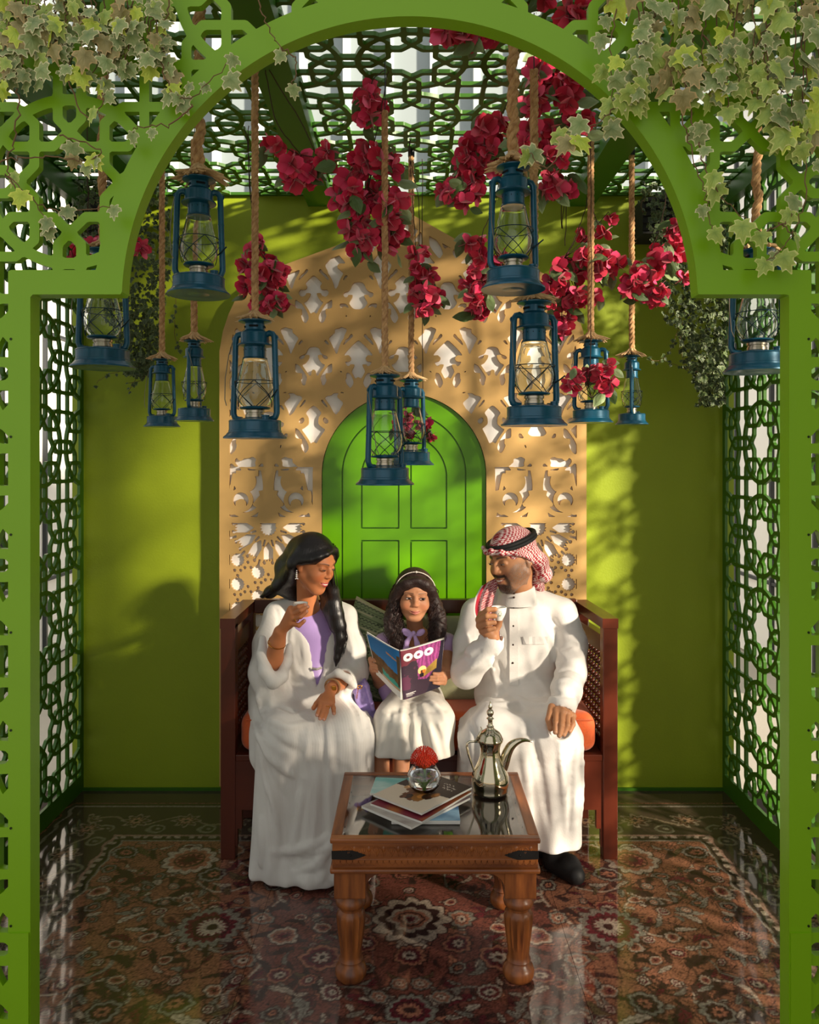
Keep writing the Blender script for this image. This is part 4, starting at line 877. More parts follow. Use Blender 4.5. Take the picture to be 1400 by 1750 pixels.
def curve_pts(pl, D, n=10, jit=0, rg=None):
    pts = [P(x, y, d if d else D) for x, y, d in [(q + (None,))[:3] if len(q) < 3 else q for q in pl]]; out = []
    for i in range(len(pts) - 1):
        p0 = pts[max(i - 1, 0)]; p1 = pts[i]; p2 = pts[i + 1]; p3 = pts[min(i + 2, len(pts) - 1)]
        for k in range(n):
            t = k / n; q = .5 * ((2 * p1) + (p2 - p0) * t + (2 * p0 - 5 * p1 + 4 * p2 - p3) * t * t + (3 * p1 - p0 - 3 * p2 + p3) * t ** 3)
            if rg: q = q + np.array([rg.uniform(-jit, jit) for _ in range(3)])
            out.append(q)
    out.append(pts[-1]); return out
def ivy(label, D, strands, dens, size, seed, cols, loc, cap=285):
    rg = random.Random(seed); t = thing('hanging_ivy', loc, label, 'ivy'); mb = MB(); L_ = []
    for pl, d, bare in strands:
        pts = curve_pts(pl, D, 8, .004, rg); mb.tube(pts, [.0016 * (1 - .5 * i / len(pts)) for i in range(len(pts))], 5)
        ln = sum(np.linalg.norm(pts[i + 1] - pts[i]) for i in range(len(pts) - 1)); n = int(ln * d * dens)
        for k in range(n):
            u = bare + (1 - bare) * (k + rg.random()) / max(n, 1); i = min(int(u * (len(pts) - 1)), len(pts) - 2); p = pts[i] + (pts[i + 1] - pts[i]) * rg.random()
            L_.append((p + np.array((rg.uniform(-.022, .022), rg.uniform(-.03, .012), rg.uniform(-.014, .014))), size * rg.uniform(.6, 1.15), rg.choice(cols)))
        L_.append((pts[-1], size * .8, cols[0]))
    mb.build('stem', STEM, t, True); rg.shuffle(L_)
    for p, s_, c in L_[:cap]: hang_leaf(t, IV[c], p, s_, rg)
    return t
rg = random.Random(5)
LS = []
for i in range(24):
    x = -15 + i * 13 + rg.uniform(-6, 6); e = rg.uniform(50, 150) if x > 60 else rg.uniform(120, 240); LS.append((((x + rg.uniform(-8, 8), -60), (x, 10), (x + rg.uniform(-12, 12), e * .6), (x + rg.uniform(-18, 18), e)), 1.0, .3 if i % 2 else 0))
LS += [(((30, 150), (28, 230), (10, 290), (60, 345), (80, 390)), .3, .5), (((0, 275), (60, 268), (140, 275), (160, 268)), .35, .3), (((260, 0), (272, 90), (290, 150), (330, 165), (400, 95)), .55, .4), (((330, 178), (290, 212), (240, 218), (225, 225)), .15, .2),
       (((437, -20), (455, 40), (483, 88)), .12, .9), (((483, 80), (508, 105), (500, 145)), .1, .9), (((110, 120), (150, 200), (180, 160)), .3, .3), (((10, 300), (40, 330), (95, 360), (195, 352)), .14, .6), (((100, 230), (170, 255), (145, 280)), .3, .3)]
ivy('variegated ivy trailing over the top left of the arch screen', 1.47, LS, 36, .034, 21, [0, 2, 0, 2, 1, 4, 3], (-.70, 1.47, 2.3))
RS = []
for i in range(17):
    x = 1055 + i * 21 + rg.uniform(-8, 8); e = rg.uniform(80, 190) if x < 1300 else rg.uniform(120, 260); RS.append((((x, -60), (x + 4, 10), (x + rg.uniform(-14, 14), e * .6), (x + rg.uniform(-18, 18), e)), 1.0, .25 if i % 2 else 0))
RS += [(((1120, 90), (1085, 150), (1040, 195), (985, 235), (950, 225)), .9, .1), (((1140, 120), (1165, 200), (1180, 250), (1205, 330), (1217, 392)), .35, .0), (((1170, 140), (1190, 230), (1212, 300), (1240, 345), (1300, 396)), .4, .1), (((1300, 396), (1345, 380), (1352, 360)), .12, .8),
       (((1375, 20), (1372, 150), (1382, 260), (1370, 360), (1340, 420), (1310, 445)), .3, .2), (((1200, 60), (1260, 110), (1310, 50), (1330, 10)), .4, .2), (((1310, 60), (1318, 120), (1350, 165), (1368, 148)), .2, .1), (((1330, 380), (1360, 400)), .5, .3), (((985, 235), (935, 285), (905, 262)), .5, .1)]
ivy('cream-edged ivy trailing over the top right of the arch screen', 1.47, RS, 34, .042, 22, [1, 0, 2, 1, 4, 3, 0], (.66, 1.47, 2.3))
# planters and dense ivy in the back corners
def dense(label, D, box, trails, seed, n, loc, pl):
    rg = random.Random(seed); t = thing('corner_ivy', loc, label, 'ivy'); V = []; F = []; C = []; m0 = IV[0]; base = [np.array(v.co) for v in m0.vertices]; fs = [tuple(p.vertices) for p in m0.polygons]; nb = len(IVY)
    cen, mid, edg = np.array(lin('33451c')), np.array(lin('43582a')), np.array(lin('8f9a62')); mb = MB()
    def put(p, s_):
        up = (rg.uniform(-.9, .9), rg.uniform(-.5, .3), -1 + rg.uniform(-.3, .6)); M = np.array(orient(up, (rg.uniform(-.8, .8), -1 + rg.uniform(-.2, .7), .3 + rg.uniform(-.6, .6)))); k = len(V); q = rg.uniform(.6, 1.2)
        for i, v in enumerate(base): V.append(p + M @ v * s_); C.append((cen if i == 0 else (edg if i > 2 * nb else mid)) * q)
        F.extend([tuple(j + k for j in f) for f in fs])
    x0, x1, y0, y1, shape = box
    for i in range(n):
        v = rg.random(); u = rg.random(); yb = y0 + (y1 - y0) * v ** .9; wdt = shape(v); xx = x0 + (x1 - x0) * (wdt[0] + (wdt[1] - wdt[0]) * u)
        put(P(xx, yb, D + rg.uniform(-.07, .07)), rg.uniform(.013, .024))
    for tr in trails:
        pts = curve_pts(tr, D, 8, .003, rg); mb.tube(pts, .0011, 4); ln = sum(np.linalg.norm(pts[i + 1] - pts[i]) for i in range(len(pts) - 1))
        for k in range(int(ln * 55)): i = rg.randrange(len(pts)); put(pts[i] + np.array((rg.uniform(-.01, .01), -.004, rg.uniform(-.01, .004))), rg.uniform(.012, .02))
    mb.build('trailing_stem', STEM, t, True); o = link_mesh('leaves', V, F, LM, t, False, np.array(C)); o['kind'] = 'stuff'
PLN = mat('charcoal slatted planter', '1f211e', .7)
for nm, xa, xb in (('left', 214, 150), ('right', 1098, 1180)):
    Dp = 3.30; p = P(min(xa, xb), 400, Dp); q = P(max(xa, xb), 338, Dp); t = thing('wall_planter', ((p[0] + q[0]) / 2, 3.38, p[2]), 'charcoal slatted planter box high in the back %s corner' % nm, 'planter')
    MB().box(np.array((p[0], 3.29, p[2])), np.array((q[0], 3.46, q[2]))).build('planter_box', PLN, t)
    for k in range(5): MB().box(np.array((p[0] - .004, 3.283, p[2] + .012 + k * .03)), np.array((q[0] + .004, 3.29, p[2] + .03 + k * .03))).build('slat', PLN, t)
dense('dark ivy spilling from the left back corner planter', 3.2, (130, 292, 305, 640, lambda v: (0, 1 - .15 * abs(v - .3)) if v < .55 else (.25 + (v - .55) * .6, .95 - (v - .55) * .35)), [((230, 600), (215, 630), (185, 640), (165, 655)), ((240, 610), (236, 640), (220, 668)), ((250, 620), (243, 650), (215, 655)), ((285, 470), (300, 500), (298, 560), (305, 600)), ((262, 560), (272, 600), (270, 625))], 31, 1500, (-1.2, 3.2, 2.5), 0)
dense('dark variegated ivy spilling from the right back corner planter', 3.2, (1098, 1245, 308, 690, lambda v: (0 + v * .5, 1) if v < .5 else (.28 + (v - .5) * .85, 1 - (v - .5) * .1)), [((1140, 480), (1135, 530), (1165, 545), (1160, 600)), ((1165, 545), (1150, 590), (1130, 615), (1105, 612)), ((1130, 615), (1165, 628), (1200, 650), (1225, 680)), ((1155, 470), (1140, 540), (1170, 560)), ((1175, 560), (1168, 620), (1205, 640)), ((1210, 650), (1198, 680), (1192, 694)), ((1110, 330), (1095, 350), (1100, 362))], 32, 1500, (1.1, 3.2, 2.5), 0)
# bougainvillea
BGM = mat('crimson bracts', '808080', .5, attr='col', sheen=.4); BLF = mat('silk leaf', '808080', .55, attr='col')
def bloom_mesh(seed):
    rg = random.Random(seed); V = []; F = []; C = []
    for f in range(3):
        ax = Vector((rg.uniform(-1, 1), rg.uniform(-1, 1), rg.uniform(-1, .2))).normalized(); M0 = ax.to_track_quat('Z', 'Y').to_matrix(); off = ax * .10
        for k in range(4 if f == 0 else 3):
            a = k * 2 * math.pi / (4 if f == 0 else 3) + rg.uniform(-.3, .3); el = rg.uniform(.25, .75); W_ = rg.uniform(.30, .38); Ln = rg.uniform(.48, .62); b0 = np.array(lin(rg.choice(('e02458', 'c8143f', 'f03c70', 'b40e34', 'e42a52')))); k0 = len(V)
            for i in range(5):
                t = i / 4; wd = W_ * math.sin(math.pi * min(.06 + t * .86, 1)) ** .75
                for j in range(-2, 3):
                    s_ = j / 2; r = t * Ln; z = math.sin(el) * r + .16 * t * t * (1 if rg.random() < 2 else -1) - .12 * s_ * s_ * (1 - t) + rg.uniform(-.018, .018)
                    x = math.cos(el) * r * math.cos(a) - wd * s_ * math.sin(a); y = math.cos(el) * r * math.sin(a) + wd * s_ * math.cos(a)
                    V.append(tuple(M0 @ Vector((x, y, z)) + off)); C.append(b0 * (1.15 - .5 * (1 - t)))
            F += [(k0 + i * 5 + j, k0 + i * 5 + j + 1, k0 + i * 5 + j + 6, k0 + i * 5 + j + 5) for i in range(4) for j in range(4)]
    me = bpy.data.meshes.new('blossom'); me.from_pydata(V, [], F); ca = me.color_attributes.new('col', 'FLOAT_COLOR', 'POINT')
    for i, c in enumerate(C): ca.data[i].color = (*c, 1)
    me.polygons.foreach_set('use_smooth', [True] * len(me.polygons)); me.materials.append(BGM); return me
BLM = [bloom_mesh(s_) for s_ in range(6)]
OVAL = [(0, 0), (.14, .08), (.25, .25), (.29, .45), (.24, .66), (.12, .86), (0, 1), (-.12, .86), (-.24, .66), (-.29, .45), (-.25, .25), (-.14, .08)]
BL = [leaf_mesh('silk_leaf', OVAL, *c, BLF, b_, .3) for c, b_ in ((('56683a', '6f8050', '62744a'), .25), (('6f8352', '93a275', '7f9264'), .1), (('465c2c', '58703a', '4f6634'), .35))]
TWIG = mat('brown twig', '3d2a1c', .8)
def spray(label, D, path, blobs, seed, size=.050, nleaf=1.0):
    """path: stem polylines; blobs: (px, py, spread_x, spread_y, count)"""
    rg = random.Random(seed); c = P(blobs[0][0], blobs[0][1], D); yc = CY - FPX * (ZC - HC + .005) / D
    path = [[(pl[0][0], yc)] + [q for q in pl if q[1] > yc + 15] for pl in path]; t = thing('bougainvillea_spray', c, label, 'flowers', 'hanging bougainvillea sprays'); mb = MB()
    for pl in path: mb.tube(curve_pts(pl, D, 8, .002, rg), .0016, 5)
    root = P(path[0][-1][0], path[0][-1][1], D)
    for (x, y, sx, sy, n) in blobs:
        ctr = P(x, y, D)
        for k in range(n):
            a = k * 2.39996 + rg.random(); r = math.sqrt((k + .5) / n); d = D + rg.uniform(-.06, .06); p = P(x + sx * r * math.cos(a), y + sy * r * math.sin(a), d)
            o = bpy.data.objects.new('blossom', rg.choice(BLM)); SC.collection.objects.link(o); o.parent = t; ORG[o.name] = p
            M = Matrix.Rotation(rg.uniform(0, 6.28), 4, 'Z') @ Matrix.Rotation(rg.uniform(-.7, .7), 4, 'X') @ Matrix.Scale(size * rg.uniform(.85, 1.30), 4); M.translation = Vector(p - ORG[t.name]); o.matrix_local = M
            mb.tube([p, (p + ctr) / 2 + (0, 0, .012), ctr + (0, 0, .02)], .001, 4)
            if rg.random() < .95 * nleaf: hang_leaf(t, rg.choice(BL), p + np.array((rg.uniform(-.03, .03), rg.uniform(-.02, .03), rg.uniform(-.03, .03))), rg.uniform(.042, .072), rg, droop=.5)
        mb.tube([root, (root + ctr) / 2, ctr + (0, 0, .02)], .0013, 4)
    mb.build('twig', TWIG, t, True); return t
spray('crimson spray furthest left under the roof lattice', 2.25, [((450, 100), (470, 200), (515, 265)), ((452, 105), (520, 220), (550, 290))], [(508, 292, 28, 22, 9), (470, 246, 8, 10, 2), (560, 272, 12, 16, 3)], 1)
spray('largest crimson spray, hanging left of centre before the gold screen peak', 2.35, [((664, -10), (650, 120), (640, 250), (630, 320)), ((660, -10), (636, 140), (632, 200))], [(640, 275, 38, 24, 14), (596, 330, 24, 26, 9), (655, 340, 34, 22, 11), (612, 400, 20, 34, 10), (668, 395, 20, 30, 8), (631, 160, 18, 12, 4), (632, 195, 16, 12, 3)], 2)
spray('crimson spray tucked under the top of the arch', 2.05, [((800, -30), (800, 40))], [(790, 50, 34, 14, 8), (835, 50, 16, 8, 3)], 3, .055)
spray('crimson spray behind the highest right lantern', 2.35, [((905, 60), (915, 140), (905, 170)), ((900, 70), (920, 110))], [(925, 118, 22, 18, 6), (965, 145, 30, 30, 12), (912, 175, 16, 14, 4), (905, 240, 14, 26, 5)], 4, .052)
spray('crimson spray left of the highest right lantern', 2.45, [((880, 150), (850, 210), (820, 250))], [(838, 215, 22, 22, 6), (812, 262, 32, 26, 12), (790, 320, 34, 24, 12), (840, 265, 16, 26, 5)], 5, .05)
spray('crimson spray right of the highest right lantern', 2.4, [((975, 110), (965, 180), (950, 230)), ((985, 190), (950, 300))], [(950, 245, 30, 34, 11), (950, 315, 28, 22, 9), (1003, 200, 12, 10, 2), (985, 212, 12, 12, 2)], 6, .046)
spray('crimson spray beside the rope of the large left lantern', 2.75, [((418, 90), (425, 260), (432, 400)), ((425, 300), (440, 415))], [(440, 425, 12, 18, 3), (430, 470, 18, 26, 7), (465, 470, 20, 22, 8), (455, 515, 26, 18, 7), (485, 512, 10, 10, 2)], 7, .047)
spray('small crimson spray right of the thin centre rope', 2.85, [((700, 270), (706, 350), (712, 440)), ((702, 272), (716, 350), (716, 440))], [(718, 428, 10, 12, 2), (722, 470, 18, 20, 6), (735, 515, 20, 22, 8), (712, 500, 10, 16, 3)], 8, .047)
spray('crimson spray hanging before the right shoulder of the gold screen', 2.8, [((850, 330), (825, 400), (815, 470))], [(815, 425, 14, 22, 5), (820, 480, 22, 24, 8), (815, 520, 18, 20, 6), (848, 440, 10, 8, 2)], 9, .048)
spray('wide crimson spray between the two right-hand ropes', 2.75, [((1005, 330), (985, 400), (965, 440)), ((960, 390), (968, 300), (966, 420)), ((1010, 340), (1030, 400))], [(985, 450, 34, 22, 11), (950, 495, 28, 26, 10), (1030, 445, 32, 20, 9), (985, 510, 36, 16, 7), (960, 550, 18, 14, 4), (1040, 372, 6, 8, 1), (1028, 398, 8, 8, 1), (995, 396, 8, 12, 1)], 10, .047)
spray('crimson spray hanging from the right corner ivy', 2.7, [((1140, 310), (1130, 380), (1105, 450))], [(1150, 390, 14, 14, 4), (1140, 430, 26, 18, 7), (1105, 460, 26, 20, 8), (1085, 490, 18, 16, 5), (1120, 500, 20, 12, 5), (1165, 470, 8, 8, 1)], 11, .047)
spray('crimson flowers caught inside a small right-hand lantern', 2.60, [((1010, 620), (1000, 650), (1012, 680))], [(1030, 632, 18, 14, 4), (1035, 660, 10, 14, 3), (1000, 640, 14, 12, 3), (975, 655, 8, 24, 3)], 12, .040, .8)
spray('crimson flowers peeping out behind the lowest pair of lanterns', 3.05, [((722, 660), (716, 700), (700, 740))], [(725, 720, 8, 8, 2), (732, 742, 8, 8, 1), (690, 720, 10, 24, 4)], 13, .046, .8)
spray('crimson flowers half hidden behind the left arch spandrel', 2.5, [((150, 300), (150, 380))], [(150, 415, 22, 10, 4), (122, 438, 6, 6, 1), (238, 424, 8, 10, 2)], 14, .044)
spray('crimson flowers above the right of the arch band', 1.95, [((985, -40), (988, 0))], [(985, 22, 16, 12, 4), (925, -6, 14, 8, 2)], 15, .050)
# ---------------------------------------------------------------- people
SKIN = mat('skin', '808080', .5, attr='col', sub=.12, var=.05, vscale=60, spec=.4)
def Rm(yaw, pitch=0, roll=0):
    return np.array(Matrix.Rotation(math.radians(yaw), 3, 'Z') @ Matrix.Rotation(math.radians(pitch), 3, 'X') @ Matrix.Rotation(math.radians(roll), 3, 'Y'))
def head(c, sc_, rot, tone, kind, neck=None):
    """face looks along local -Y; returns verts, faces, colours in world space, plus feature helpers"""
    nk = rot.T @ (np.array(neck) - np.array(c)) / sc_ if neck is not None else np.array((0, .034, -.20))
    s = Vol(np.minimum((-.10, -.135, -.15), nk - .075), np.maximum((.10, .115, .125), nk + .075), .0024)
    female = kind != 'man'; child = kind == 'girl'
    s.ell((0, .012, .030), (.076, .094, .083), .02)
    s.ell((0, -.030, -.030), (.061 if female else .065, .062, .074), .03)
    s.ell((0, -.060, -.090), (.022 if female else .028, .022, .022), .03)
    for x in (-1, 1):
        s.cap((x * (.054 if female else .060), -.005, -.050), (x * .014, -.062, -.094), .017, .018, .025)
        s.ell((x * .037, -.060, -.028), (.025, .024, .024) if not child else (.028, .026, .027), .02)
        s.cap((x * .010, -.084, .029), (x * .044, -.066, .030), .0085, .008, .012)
        s.ell((x * .031, -.093, .010), (.017, .013, .0115), .012, 's')
        s.ell((x * .031, -.0745, .0085), (.0145, .0135, .0125), .004)
        s.cap((x * .017, -.0875, .0050), (x * .045, -.0795, .0060), .0022, .0018, .003)
        s.ell((x * .0735, .012, .000), (.009, .019, .030), .006); s.ell((x * .083, .006, .004), (.006, .009, .015), .006, 's'); s.ell((x * .072, .004, -.026), (.007, .009, .010), .006)
    nl = .84 if child else (.95 if female else 1.08)
    s.chain([(0, -.084, .022), (0, -.092 - .004 * nl, .004), (0, -.1005 * (1 if not child else .985) - .004 * (nl - .9), -.018)], [.0075, .0080, .0108 * nl], .010)
    for x in (-1, 1): s.ell((x * .0105 * nl, -.094, -.0215), (.0078 * nl, .009, .0068), .006)
    sm_c = 7.5 if kind != 'girl' else 12
    mz = lambda x: -.0555 + sm_c * x * x
    mx_ = .026 if kind != 'girl' else .022
    s.ell((0, -.080, -.055), (.024, .017, .018), .015)
    q = [-1, -.66, -.33, 0, .33, .66, 1]
    s.chain([(x * mx_, -.0955 + .016 * x * x, mz(x * mx_) + .0042 - .003 * abs(x) + (.0008 if abs(x) > .2 else -.0004)) for x in q], [.0016, .0034, .0044, .0042, .0044, .0034, .0016], .004)
    s.chain([(x * mx_, -.0945 + .017 * x * x, mz(x * mx_) - .0058 + .004 * abs(x)) for x in q], [.0014, .0042, .0056, .0060, .0056, .0042, .0014], .004)
    s.chain([(x * mx_ * 1.02, -.1035 + .017 * x * x, mz(x * mx_) - .0006) for x in q], [.0010, .0026, .0032, .0032, .0032, .0026, .001], .002, 's')
    nr = .050 if not female else (.042 if not child else .036)
    s.cap((0, .022, -.055), nk, nr, nr * 1.10, .03)
    V, F = s.mesh(); V = relax(V, F, 1, .35); VZ0 = V[:, 2].copy()
    x, y, z = np.abs(V[:, 0]), V[:, 1], V[:, 2]; base = np.array(lin(tone)); C = np.tile(base, (len(V), 1)); front = y < -.045
    def mixc(m, c, a=1.0): m = (np.clip(m, 0, 1) * a)[:, None]; C[:] = C * (1 - m) + np.array(lin(c) if isinstance(c, str) else c) * m
    sm = lambda d, w_: np.clip(.5 - d / w_, 0, 1)
    mixc(sm(np.hypot(x - .040, z + .030) - .016, .02) * front, base * np.array((1.06, .80, .74)), .7)
    mixc(sm(np.hypot(x - .0, z + .018) - .010, .012) * (y < -.09), base * np.array((1.05, .88, .84)), .6)
    mm = -.0555 + sm_c * x * x; lip = {'man': '9a5a48', 'woman': 'b0444a', 'girl': 'b4685c'}[kind]
    dl = np.maximum(np.abs(z - mm + .0008) - (.0105 - .0095 * (x / mx_) ** 2), x - mx_); mixc(sm(dl, .003) * (y < -.072), lip, .92)
    if kind != 'girl': mixc(sm(np.abs(z - mm) - (.0027 * (1 - (x / .020) ** 2)), .0012) * (x < .020) * (y < -.07), 'efe6dc', .95); mixc(sm(np.hypot(x - .0225, z - mm) - .0022, .002) * front, '4a1f1a', .9)
    else: mixc(sm(np.abs(z - mm) - .0006, .0016) * (x < .022) * (y < -.07), '6a2a2a', .9)
    bw = {'man': .0044, 'woman': .0028, 'girl': .0024}[kind]; bz = (.0285 if kind != 'girl' else .0300) + (.0045 if kind != 'girl' else .0014) * np.sin((x - .006) / .040 * 2.6)
    mixc(sm(np.abs(z - bz) - bw * np.clip(1.25 - x / .055, .2, 1), .003) * (x > .011) * (x < .050) * front, '1d120d', .9 if kind != 'girl' else .75)
    if kind == 'woman': mixc(sm(np.hypot((x - .031) * .75, z - .0155) - .0085, .008) * front, base * np.array((1.12, 1.1, 1.12)), .5)
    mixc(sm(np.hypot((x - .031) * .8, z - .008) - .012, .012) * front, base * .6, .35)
    if kind == 'man':
        jaw = (z < -.022 - .0 * x) & (y < .012); side_ = sm(np.maximum(z + .028 - (x > .045) * .030 * np.clip((x - .045) / .02, 0, 1), -z - .125), .02) * (y < .012) * (x > .032)
        r_ = np.random.RandomState(4).rand(len(V)); mixc(side_ * (.45 + .4 * r_), '54443c', .85); mixc(side_ * (r_ > .82), '8d847c', .55)
        must = sm(np.abs(z + .0405 - .0 - 4 * x * x * -1 * -1) - .0058 + .0 * x, .004) * (x < .031) * (y < -.07); mixc(must, '2a1d17', .95)
        gt = sm(np.maximum(np.abs(x - .031) - .006, np.abs(z + .062) - .026), .006) * front; mixc(gt, '2b1f19', .9)
        ch = sm(np.hypot(x * .8, (z + .098)) - .031, .008) * (z < -.071) * front; mixc(ch, '2a1e18', .93); mixc(ch * (r_ > .85), '6f665f', .5)
    if child: m_ = (V[:, 2] < -.045) & (V[:, 1] < .02); V = V.copy(); V[m_, 2] = -.045 + (V[m_, 2] + .045) * np.where(V[m_, 2] > -.12, .84, .84); V[:, 1] = V[:, 1]
    W = (V * sc_) @ rot.T + np.array(c); loc = lambda p: rot @ (np.array(p, float) * sc_) + np.array(c)
    return W, F, C, loc
def eyes(person, loc, sc_, rot, gaze, kind):
    """eyeballs, irises, lids' lash line: sub-geometry of the head"""
    E_W = mat('eye white', 'cfc0b6', .2); IR = mat('dark iris', '1c0f0a', .08); LA = mat('lash', '0c0808', .6)
    for x in (-1, 1):
        ec = loc((x * .031, -.0775, .0080)); g = rot @ np.array((gaze[0], -1, gaze[1])); g /= np.linalg.norm(g); up = rot @ np.array((0, 0, 1.0)); rt = np.cross(g, up)
        hgt = {'girl': .0046, 'man': .0022, 'woman': .0014}[kind] * sc_; wd = .0125 * sc_
        surf = loc((x * .031, -.0905, .0078)); n = 14; V = []; 
        for k in range(n):
            a = 2 * math.pi * k / n; lx, lz = math.cos(a) * wd, math.sin(a) * hgt * (1 if math.sin(a) > 0 else .8); V.append(surf + rot @ np.array((lx, abs(lx) ** 2 * 26 - (.0012 if kind == 'girl' else .0008), lz)))
        V.append(surf + rot @ np.array((0, -.0016, 0)))
        e = MB().add(V, [(n, (k + 1) % n, k) for k in range(n)]).build('eye', E_W, person, True)
        ic = surf + rot @ np.array((gaze[0] * .004 * sc_ / 1, -.0022, gaze[1] * .002)); r_ = min(.0066 * sc_, hgt * 1.05) ; V = [ic + rot @ np.array((math.cos(a) * .0066 * sc_, 0, math.sin(a) * r_)) for a in np.linspace(0, 2 * math.pi, 12, endpoint=False)]
        MB().add(V, [tuple(range(12))[::-1]]).build('iris', IR, e)
        if kind == 'girl': MB().ball(ic + rot @ np.array((.0012, -.0006, .0014)), .0009, 6, 4).build('glint', E_W, e)
        up_ = [surf + rot @ np.array((t * wd * 1.12, abs(t * wd) ** 2 * 26 - .0022, hgt * math.sqrt(max(0, 1 - t * t)) * (1) + .0006 + .001 * abs(t))) for t in np.linspace(-1, 1, 9)]
        MB().tube(up_, [.0005, .0009, .0011, .0012, .0012, .0012, .0011, .0009, .0005] if kind != 'man' else [.0007] * 9, 5).build('upper_lash', LA, person, True)
def limb_hand(lo, hi, arm, arms_r, palm, palm_r, fingers, fr, tone, thumb=None, step=.0024):
    s = Vol(lo, hi, step); s.chain(arm, arms_r, .012)
    for a, b_, r in palm: s.cap(a, b_, r, r, .008)
    for f in fingers:
        s.chain(f, [fr * (1.08 - .12 * i) for i in range(len(f))], .0028)
    if thumb: s.chain(thumb, [fr * 1.25, fr * 1.15, fr * 1.0][:len(thumb)] if len(thumb) <= 3 else [fr * 1.2] * len(thumb), .004)
    V, F = s.mesh(); return V, F, np.tile(lin(tone), (len(V), 1))
def bounds(pts, m=.03): a = np.array(pts); return a.min(0) - m, a.max(0) + m
def nails(V, C, tips, r, col):
    for t in tips: m = np.linalg.norm(V - np.array(t), axis=1) < r; C[m] = lin(col)
def px3(l): return [P(*q) for q in l]
def merge(*sets):
    V = []; F = []; C = []; n = 0
    for v, f, c in sets: V.append(v); F.append(f + n); C.append(c); n += len(v)
    return np.concatenate(V), np.concatenate(F), np.concatenate(C)
def surfD(vol, px, py, d0=2.5, d1=3.3):
    Ds = np.arange(d0, d1, .002); p = np.array([P(px, py, d) for d in Ds]); i = ((p - vol.lo) / vol.h).round().astype(int); ok = ((i >= 0) & (i < vol.n)).all(1)
    i = np.clip(i, 0, vol.n - 1); f = np.where(ok, vol.F[i[:, 0], i[:, 1], i[:, 2]], 1); k = np.nonzero(f < .0008)[0]
    return Ds[k[0]] if len(k) else None
def folds(vol, lst):
    'each fold: pixel polyline, radius, +1 ridge / -1 crease; depth is found on the cloth itself'
    src = Vol.__new__(Vol); src.lo, src.h, src.n, src.F = vol.lo, vol.h, vol.n, vol.F.copy()
    for pl, r, sg in lst:
        pts = []
        for i in range(len(pl) - 1):
            for t in np.linspace(0, 1, 7, endpoint=(i == len(pl) - 2)):
                x = pl[i][0] * (1 - t) + pl[i + 1][0] * t; y = pl[i][1] * (1 - t) + pl[i + 1][1] * t; D = surfD(src, x, y)
                if D is not None: pts.append(P(x, y, D + (r * .35 if sg > 0 else -r * .45)))
        if len(pts) < 2: continue
        n = len(pts); rr = [r * (.35 + .65 * math.sin(math.pi * (.08 + .84 * i / (n - 1)))) for i in range(n)]; pts = [pts[0]] + [(pts[i - 1] + pts[i] * 2 + pts[i + 1]) / 4 for i in range(1, n - 1)] + [pts[-1]]
        vol.chain(pts, rr, r * .9, 'u' if sg > 0 else 's')
def ripple(vol, lo, hi, amp, k, d, seed=0):
    'gentle ridged undulation of cloth inside a soft box; d = direction across the ridges'
    lo = np.minimum(lo, hi); hi = np.maximum(np.array(lo), hi); c = (lo + hi) / 2; hw = (hi - lo) / 2 + 1e-6; d = np.array(d, float) / np.linalg.norm(d); rs = np.random.RandomState(seed); a = rs.rand(6) * 6.28
    def fn(x, y, z):
        w_ = np.clip(1.25 - np.maximum(np.maximum(np.abs(x - c[0]) / hw[0], np.abs(y - c[1]) / hw[1]), np.abs(z - c[2]) / hw[2]) * 1.25, 0, 1)
        u = x * d[0] + y * d[1] + z * d[2] + .012 * np.sin(x * 22 + a[0] + 2 * np.sin(z * 13 + a[1])) + .010 * np.sin(z * 31 + a[2] + y * 17)
        r1 = 1 - 2 * np.abs(np.sin(u * k + a[3])) ; return -amp * w_ * (r1 + .4 * np.sin(u * k * 2.3 + a[4] + x * 20))
    vol.comb(lo, hi, fn, 1, 'd', 0)
def cloth(name, vol, m, person, col=None, it=2, lam=.5):
    V, F = vol.mesh(); V = relax(V, F, it, lam); return link_mesh(name, V, F, m, person, True, col(V) if col else None)
def hairmat(nm, col, sc_=(1, 1, .08)):
    return mat(nm, col, .38, var=.5, vscale=120, vstretch=sc_, bump=.0012, bscale=260, bstretch=sc_, spec=.6)
def strands(person, name, m, lines, n, spread, r, seed, wave=0.0, wl=40.):
    rg = random.Random(seed); mb = MB()
    for i in range(n):
        pl = rg.choice(lines); off = np.array([rg.gauss(0, 1) for _ in range(3)]) * spread; ph = rg.uniform(0, 6.28); pts = []
        for k in range(len(pl) - 1):
            for t in np.linspace(0, 1, 6, endpoint=False):
                p = pl[k] * (1 - t) + pl[k + 1] * t; u = (k + t) / (len(pl) - 1); w_ = wave * min(1, u * 3)
                pts.append(p + off * (.55 + .6 * u) + np.array((math.sin(u * wl + ph) * w_, math.cos(u * wl + ph) * w_, 0)))
        mb.tube(pts, [r * (1 - .75 * k / len(pts)) for k in range(len(pts))], 4, cap=False)
    return props(mb.build(name, m, person, True), kind='stuff')
